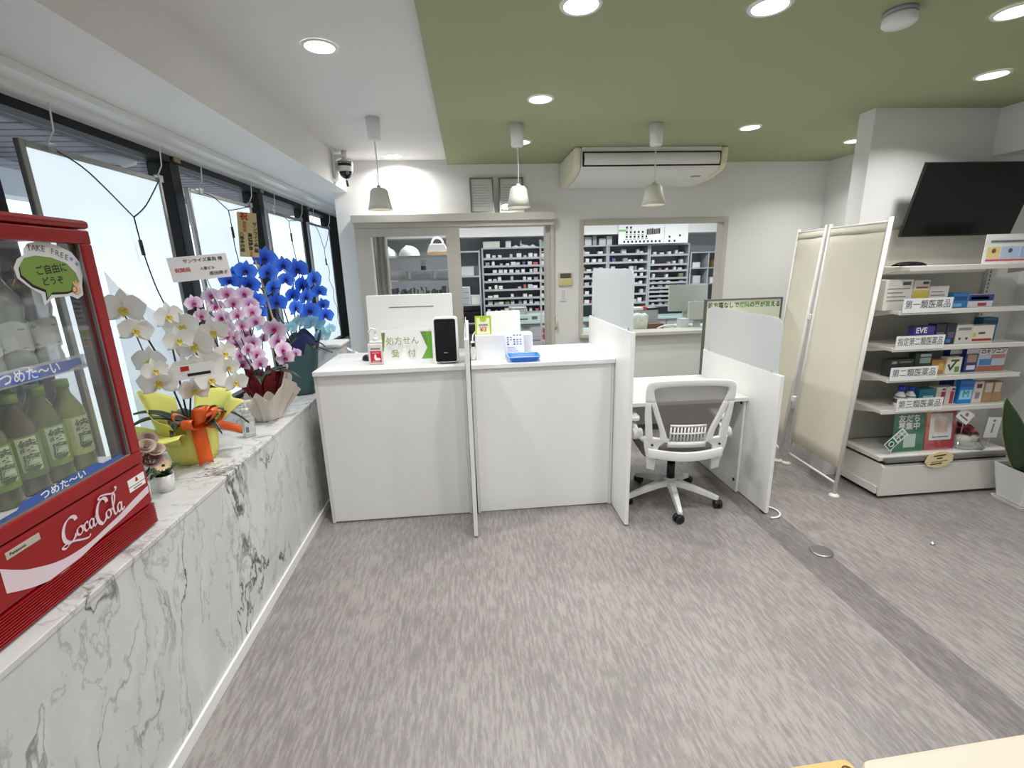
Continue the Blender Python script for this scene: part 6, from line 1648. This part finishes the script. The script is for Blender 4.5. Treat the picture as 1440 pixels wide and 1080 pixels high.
ob('shade', MB().lathe([(0.09, 0.33), (0.03, 0.40), (0.001, 0.402)], 18), mat('amber_shade', (236, 190, 96), 0.5), t)
simple_box('side_cabinet', 'plain wooden side cabinet below the amber lamp', 'cabinet', 3.7, 4.15, 6.8, 7.15, 0.0, 0.999, mat('side_wood', (150, 126, 90), 0.6), False)

# things on top of the racks
simple_box('storage_box', 'pale storage box on top of the doorway drug rack', 'box', 0.245, 0.49, 7.2, 7.42, 1.8925, 1.985, mat('box_pale', (206, 206, 196), 0.5))
simple_box('carton', 'small white carton standing on top of the doorway drug rack', 'box', 0.58, 0.66, 7.22, 7.32, 1.8925, 1.99, TINY[0], False)
simple_box('carton', 'green and white carton at the right end on top of the doorway drug rack', 'box', 1.09, 1.19, 7.22, 7.32, 1.8925, 1.98, mat('carton_green', (112, 166, 140), 0.5))
t = thing('plastic_bag', 'crumpled white plastic bag along the top of the doorway drug rack', 'bag', (0.87, 7.28, 1.8925))
rg = random.Random(5)
bag = MB().surf(lambda u, v: (0.30 * (u - .5) * 1.3, 0.07 * math.cos(PI * v) * math.sin(PI * min(.97, max(.03, u))), (0.035 + 0.012 * math.sin(17 * u) + 0.008 * math.sin(29 * u + 3)) * math.sin(PI * v) * math.sin(PI * min(.96, max(.04, u))) ** .4), 26, 8)
ob('bag_body', bag, mat('bag_white', (224, 226, 226), 0.4), t)
ob('bag_neck', MB().tube([(-0.06, 0, 0.03), (-0.055, 0, 0.10)], 0.014, 8, r2=0.008), mat('bag_white', (224, 226, 226), 0.4), t)
# notices above the racks
t = thing('notice_board', 'white notice sheet covered with black square stickers above the pass-through racks', 'notice', (2.55, 7.03, 1.93))
W_ = lambda n, mb, m, **k: ob(n, mb, m, t, world=True, **k)
W_('sheet', MB().box(2.235, 2.93, 7.032, 7.036, 1.893, 2.19), PAPER)
W_('green_corner', MB().box(2.24, 2.345, 7.030, 7.0315, 2.07, 2.10), mat('corner_green', (130, 190, 110), 0.6))
for r, zc in enumerate((1.925, 1.995, 2.06, 2.125)):
    for k in range((10, 7, 5, 2)[r]):
        x = 2.31 + k * 0.06 + (0.035 if r else 0)
        if r == 1 and k > 5: continue
        W_('square_sticker', MB().box(x, x + 0.028, 7.0305, 7.0318, zc - 0.015, zc + 0.015), INK)
        if r: W_('sticker_caption', MB().box(x - 0.008, x + 0.034, 7.0305, 7.0318, zc - 0.037, zc - 0.028), INKG)
t = thing('notice_board', 'pale notice sheets with a few marks right of the sticker sheet', 'notice', (3.1, 7.03, 1.93))
W_ = lambda n, mb, m, **k: ob(n, mb, m, t, world=True, **k)
W_('sheet', MB().box(2.935, 3.30, 7.032, 7.036, 1.893, 2.17), PAPER)
for x, zc in ((3.0, 1.925), (3.0, 1.985), (3.08, 1.925), (3.16, 2.0)): W_('square_sticker', MB().box(x, x + 0.026, 7.0305, 7.0318, zc - 0.015, zc + 0.015), INK)
t = thing('binder_row', 'dark row of files standing on the rack below the stickers', 'file box', (2.80, 7.2, 1.893))
for k in range(6): ob('file', MB().box(2.66 + k * 0.035, 2.69 + k * 0.035, 7.028, 7.0295, 2.02 + 0.002 * k, 2.10 + 0.004 * (k % 3)), mat('file_dark_%d' % (k % 3), ((76, 74, 66), (98, 96, 84), (60, 60, 58))[k % 3], 0.6), t, world=True)
for i, (x0, x1, h) in enumerate(((1.78, 1.88, .12), (1.90, 1.96, .14), (2.0, 2.10, .10), (2.115, 2.20, .13))):
    simple_box('carton', 'grey white carton on the racks beyond the window, %s from the left' % ORD[i], 'box', x0, x1, 7.22, 7.36, 1.8925, 1.8925 + h, TINY[(1, 3, 1, 0)[i]])

# worktops of the dispensary
t = thing('drawer_counter', 'long grey drawer counter with a pale green top along the far racks', 'counter', (1.8, 7.0, 0))
W_ = lambda n, mb, m, **k: ob(n, mb, m, t, world=True, **k)
W_('top', MB().box(0.55, 3.42, 6.75, 7.17, 0.80, 0.83), mat('pale_green_top', (176, 200, 192), 0.4), bevel=0.003)
W_('carcass', MB().box(0.57, 3.40, 6.79, 7.165, 0.06, 0.7995), STEELG)
for c in range(6):
    for r in range(3):
        x0 = 0.58 + c * 0.47
        d = W_('drawer', MB().box(x0, x0 + 0.455, 6.772, 6.7895, 0.08 + r * 0.24, 0.305 + r * 0.24), STEELG, bevel=0.003)
        ob('handle', MB().box(x0 + 0.17, x0 + 0.285, 6.758, 6.7715, 0.27 + r * 0.24, 0.285 + r * 0.24), ALU, d, world=True)
t = thing('packing_machine', 'pale green dispensing machine on the far counter, seen through the doorway', 'machine', (0.95, 6.95, 0.8305))
W_ = lambda n, mb, m, **k: ob(n, mb, m, t, world=True, **k)
W_('body', MB().box(0.68, 1.16, 6.80, 7.10, 0.8305, 0.93), mat('machine_green', (186, 204, 196), 0.4), bevel=0.008)
W_('panel', MB().box(0.90, 0.98, 6.797, 6.7995, 0.86, 0.905), DARKG)
W_('keypad', MB().box(0.70, 0.84, 6.797, 6.7995, 0.86, 0.875), INK)
t = thing('wire_basket', 'small grey basket with a white handle on the far counter', 'basket', (0.53, 6.9, 0.8305))
bm = MB()
for k in range(5): bm.box(-0.12, 0.12, -0.085, -0.08, 0.01 + k * 0.018, 0.02 + k * 0.018).box(-0.12, 0.12, 0.08, 0.085, 0.01 + k * 0.018, 0.02 + k * 0.018)
bm.box(-0.12, 0.12, -0.085, 0.085, 0.0, 0.008)
for x in (-0.12, 0.115): bm.box(x, x + 0.005, -0.085, 0.085, 0.0, 0.10)
t.location.x = 0.70; t.location.y = 6.9; t.location.z = 0.9305
ob('mesh_body', bm, STEELG, t); ob('rim', MB().tube([(-0.12, -0.085, 0.105), (0.12, -0.085, 0.105), (0.12, 0.085, 0.105), (-0.12, 0.085, 0.105)], 0.007, 6, closed=True), PLASTW, t)

# left steel rack with trays and bags, behind the door window
t = thing('steel_rack', 'chrome wire rack behind the door window', 'rack', (-0.62, 6.1, 0))
W_ = lambda n, mb, m, **k: ob(n, mb, m, t, world=True, **k)
for x in (-1.08, -0.16):
    for y in (5.95, 6.35): W_('post', MB().tube([(x, y, 0), (x, y, 1.82)], 0.013, 8), CHROME)
for z in (0.75, 1.10, 1.50, 1.78):
    W_('shelf', MB().box(-1.09, -0.15, 5.94, 6.36, z - 0.022, z), CHROME)
rg = random.Random(8)
tt_ = thing('plastic_bag', 'white plastic bag on top of the chrome rack, the left of two', 'bag', (-0.98, 6.1, 1.7805))
BG = mat('bag_white', (224, 226, 226), 0.4)
def lumpy(sx, sy, sz, ph):
    return MB().surf(lambda u, v: (sx * math.cos(2 * PI * u) * math.cos(PI / 2 * v) * (1 + .08 * math.sin(9 * u * 2 + ph)), sy * math.sin(2 * PI * u) * math.cos(PI / 2 * v), sz * math.sin(PI / 2 * v) * (1 + .08 * math.sin(6 * PI * u + ph))), 24, 8)
ob('bag_body', lumpy(0.11, 0.10, 0.10, 0.0), BG, tt_)
ob('bag_knot', MB().ell(0.02, 0.02, 0.02, 8, 6, T(0.02, 0, 0.095)), BG, tt_)
tt_ = thing('plastic_bag', 'white plastic bag on top of the chrome rack beside the kettle-shaped holder', 'bag', (-0.72, 6.1, 1.7805))
ob('bag_body', lumpy(0.13, 0.10, 0.115, 1.7), BG, tt_)
ob('bag_knot', MB().ell(0.025, 0.02, 0.02, 8, 6, T(-0.02, 0, 0.11)), BG, tt_)
tt_ = thing('tray_holder', 'white tapered holder with a round handle on top of the chrome rack', 'holder', (-0.36, 6.1, 1.815))
ob('body', MB().prism([(-0.13, 0.0), (0.13, 0.0), (0.09, 0.10), (-0.09, 0.10)], -0.08, 0.08, 'y'), PLASTW, tt_, bevel=0.006)
ob('handle', MB().tube([(0.07 * math.cos(a), 0, 0.10 + 0.075 * math.sin(a)) for a in [i * PI / 10 for i in range(11)]], 0.012, 8), PLASTW, tt_)
ob('base_plate', MB().box(-0.125, 0.125, -0.085, 0.085, -0.034, -0.0005), mat('amber_plate', (190, 160, 96), 0.5), tt_)
for i, (x0, x1) in enumerate(((-1.02, -0.76), (-0.70, -0.44), (-0.40, -0.18))):
    tt_ = thing('clear_tray', 'clear plastic tray on the middle shelf of the chrome rack, %s from the left' % ORD[i], 'tray', ((x0 + x1) / 2, 6.1, 1.5005))
    b = MB().box(x0, x1, 5.98, 6.26, 1.5005, 1.504)
    for a in ((x0, x1, 5.98, 5.984), (x0, x1, 6.256, 6.26), (x0, x0 + .004, 5.984, 6.256), (x1 - .004, x1, 5.984, 6.256)): b.box(a[0], a[1], a[2], a[3], 1.504, 1.60)
    ob('body', b, CLEARP, tt_, world=True)
    ob('rim', MB().tube([(x0, 5.98, 1.60), (x1, 5.98, 1.60), (x1, 6.26, 1.60), (x0, 6.26, 1.60)], 0.006, 5, closed=True), PLASTW, tt_, world=True)
    ob('contents', MB().box(x0 + .02, x1 - .03, 6.02, 6.23, 1.5045, 1.55 + 0.01 * i), (DARKG, BLACKP, STEELG)[i], tt_, world=True)
tt_ = thing('coffee_server', 'black jug under a clear cone on the middle shelf of the chrome rack', 'jug', (-0.58, 6.33, 1.5005))
tt_.location = (-0.57, 6.31, 1.5005)
ob('jug', MB().cyl(0.035, 0.0, 0.16, 14), BLACKP, tt_); ob('cone', MB().lathe([(0.025, 0.165), (0.06, 0.23)], 16, cap=False), CLEARP, tt_)
k = 0
x = -1.04
rgf = random.Random(6)
while x < -0.20:
    w = rgf.uniform(0.018, 0.035)
    fc = rgf.choice((0, 1, 2, 3, 0, 2))
    tt_ = tag(ob('file_folder', MB().box(x, x + w, 6.0, 6.24, 1.1005, 1.1005 + rgf.uniform(0.23, 0.30)), [TINY[0], TINY[1], DARKG, BLACKP][fc], bevel=0.002), 'upright file folder below the clear trays, %s from the left on the chrome rack' % ORD[k], 'folder', 'file folders on the chrome rack')
    x += w + rgf.uniform(0.002, 0.022); k += 1
simple_box('white_carton', 'wide white carton in front of the files on the chrome rack', 'box', -1.02, -0.66, 5.95, 5.995, 1.1005, 1.22, TINY[0])
t = thing('wall_curtain', 'beige curtain behind the left edge of the door window', 'curtain', (-0.9, 5.2, 1.1))
ob('cloth', MB().surf(lambda u, v: (-1.03 + 0.21 * u, 5.15 + 0.018 * math.sin(26 * u), 0.3 + 1.9 * v), 40, 2), mat('curtain_beige', (176, 172, 160), 0.8), t, world=True, solid=0.003)
ob('rail', MB().tube([(-1.05, 5.15, 2.21), (-0.80, 5.15, 2.21)], 0.009, 8), ALU, t, world=True)
t = thing('wall_notices', 'tall white notice strip with small marks beside the chrome rack', 'notice', (-0.98, 5.6, 1.5))
W_ = lambda n, mb, m, **k: ob(n, mb, m, t, world=True, **k)
W_('strip', MB().box(-1.0, -0.90, 5.60, 5.61, 0.9, 2.12), PAPER)
for z in (1.32, 1.42, 1.52, 1.70): W_('mark', MB().box(-0.96, -0.93, 5.597, 5.5995, z, z + 0.03), INK)
W_('hanger', MB().box(-0.96, -0.94, 5.61, 5.62, 0.0, 0.90), PLASTW)

# narrow wire rack at the left inside the doorway
t = thing('steel_rack', 'narrow grey wire rack just inside the doorway', 'rack', (0.03, 7.3, 0))
W_ = lambda n, mb, m, **k: ob(n, mb, m, t, world=True, **k)
for x in (-0.14, 0.175):
    for y in (7.16, 7.46): W_('post', MB().tube([(x, y, 0), (x, y, 1.86)], 0.011, 8), STEELG)
for z in (0.45, 0.80, 1.08, 1.50, 1.855): W_('shelf', MB().box(-0.15, 0.185, 7.15, 7.47, z - 0.022, z), STEELG)
simple_box('basket', 'pale basket with a yellow tag on the narrow wire rack', 'basket', -0.10, 0.09, 7.18, 7.42, 1.5005, 1.635, mat('basket_pale', (196, 198, 200), 0.5))
t = thing('drawer_tower', 'small white three-drawer tower on the narrow wire rack', 'drawers', (-0.05, 7.3, 1.0805))
ob('case', MB().box(-0.125, 0.02, 7.19, 7.44, 1.0805, 1.34), PLASTW, t, world=True)
for r in range(3): ob('drawer', MB().box(-0.115, 0.01, 7.18, 7.1895, 1.09 + r * 0.083, 1.163 + r * 0.083), mat('drawer_frost', (176, 180, 186), 0.4), t, world=True, bevel=0.002)
simple_box('carton', 'white carton beside the three-drawer tower', 'box', 0.03, 0.165, 7.19, 7.40, 1.0805, 1.21, TINY[2])
simple_box('office_printer', 'black printer on the lower part of the narrow wire rack', 'printer', -0.12, 0.15, 7.17, 7.44, 0.8005, 0.96, BLACKP)
simple_box('office_printer', 'grey printer below the black one on the narrow wire rack', 'printer', -0.12, 0.15, 7.17, 7.44, 0.4505, 0.62, DARKG)

# small louvre rack at the doorway's right edge
t = thing('card_rack', 'white slatted card rack at the right edge inside the doorway', 'rack', (0.80, 5.3, 0))
W_ = lambda n, mb, m, **k: ob(n, mb, m, t, world=True, **k)
for x in (0.80, 0.985): W_('upright', MB().box(x, x + 0.015, 5.28, 5.31, 0, 1.9), PLASTW)
for k in range(15): W_('slat', MB().box(0.8155, 0.9845, 5.24, 5.31, 0.62 + k * 0.082, 0.628 + k * 0.082), PLASTW)
tt_ = tag(ob('leaflet', MB().box(0.82, 0.90, 5.25, 5.256, 0.8, 0.93), mat('leaflet_red', (206, 60, 76), 0.6)), 'small red leaflet in the slatted card rack', 'leaflet')
tt_.location.z = 0.0

# worktop right behind the pass-through window
t = thing('checking_counter', 'grey worktop behind the sill of the pass-through window', 'counter', (1.9, 5.2, 0))
W_ = lambda n, mb, m, **k: ob(n, mb, m, t, world=True, **k)
W_('top', MB().box(1.08, 3.0, 4.87, 5.40, 0.875, 0.90), mat('pale_green_top', (176, 200, 192), 0.4), bevel=0.003)
for x in (1.10, 2.95): W_('side_panel', MB().box(x, x + 0.03, 4.88, 5.38, 0.0, 0.8745), STEELG)
W_('back_panel', MB().box(1.1305, 2.9495, 5.35, 5.37, 0.1, 0.8745), STEELG)
MN = mat('monitor_beige', (196, 200, 192), 0.45)
monitor('office_monitor', 'large beige monitor seen from behind in the pass-through window', (2.50, 5.24, 0.9005), 0.44, 0.30, 0.17, -0.10, MN, -0.05, False)
monitor('office_monitor', 'small beige monitor in front of the large one in the pass-through window', (2.51, 4.98, 0.9005), 0.23, 0.20, 0.10, -0.06, MN, -0.05, False)
t = thing('plastic_tub', 'translucent pale tub on the pass-through sill behind the frosted screen', 'tub', (1.85, 5.0, 0.9005))
ob('tub', MB().lathe([(0.07, 0), (0.085, 0.004), (0.092, 0.16), (0.088, 0.16), (0.08, 0.01)], 18), sheet_mat('tub_plastic', (226, 228, 206), 0.85, 0.3, 0.1), t)
ob('bag_liner', MB().lathe([(0.093, 0.12), (0.097, 0.165), (0.07, 0.185), (0.03, 0.178)], 18, fn=lambda a, i: (1 + .05 * math.sin(7 * a), .006 * math.sin(5 * a)), cap=False), sheet_mat('liner_plastic', (224, 236, 234), 0.75, 0.3, 0.1), t)
simple_box('organiser', 'brown leather organiser tray behind the pass-through sill', 'tray', 1.97, 2.14, 5.02, 5.16, 0.9005, 0.965, mat('leather_brown', (116, 86, 70), 0.6), False)
simple_box('carton', 'white carton beside the small beige monitor', 'box', 2.30, 2.385, 4.93, 5.05, 0.9005, 1.02, TINY[0])
t = thing('handset', 'white curved handset resting on a dark folder behind the sill', 'handset', (2.12, 4.95, 0.9005))
ob('folder', MB().box(-0.10, 0.12, -0.05, 0.05, 0.0, 0.012), mat('folder_dark', (60, 72, 64), 0.6), t)
ob('handset_body', MB().tube(spline([(-0.09, -0.02, 0.022), (-0.03, -0.02, 0.045), (0.05, -0.02, 0.052), (0.12, -0.02, 0.045)], 5), 0.011, 8), PLASTW, t)
t = thing('document_tray', 'white document tray with red edging on the far side of the worktop', 'tray', (1.95, 5.28, 0.9005))
ob('riser', MB().box(-0.12, 0.20, -0.06, 0.06, 0, 0.20), STEELG, t)
ob('tray', MB().box(-0.13, 0.02, -0.07, 0.07, 0.2005, 0.23), PLASTW, t, bevel=0.004); ob('red_edge', MB().box(0.022, 0.06, -0.07, 0.07, 0.2005, 0.235), mat('edge_red', (206, 84, 76), 0.6), t)
ob('phone_base', MB().box(0.065, 0.20, -0.07, 0.06, 0.2005, 0.222), BLACKP, t, bevel=0.004); ob('phone_screen', MB().box(0.08, 0.17, -0.06, 0.03, 0.2222, 0.224), PLASTG, t)
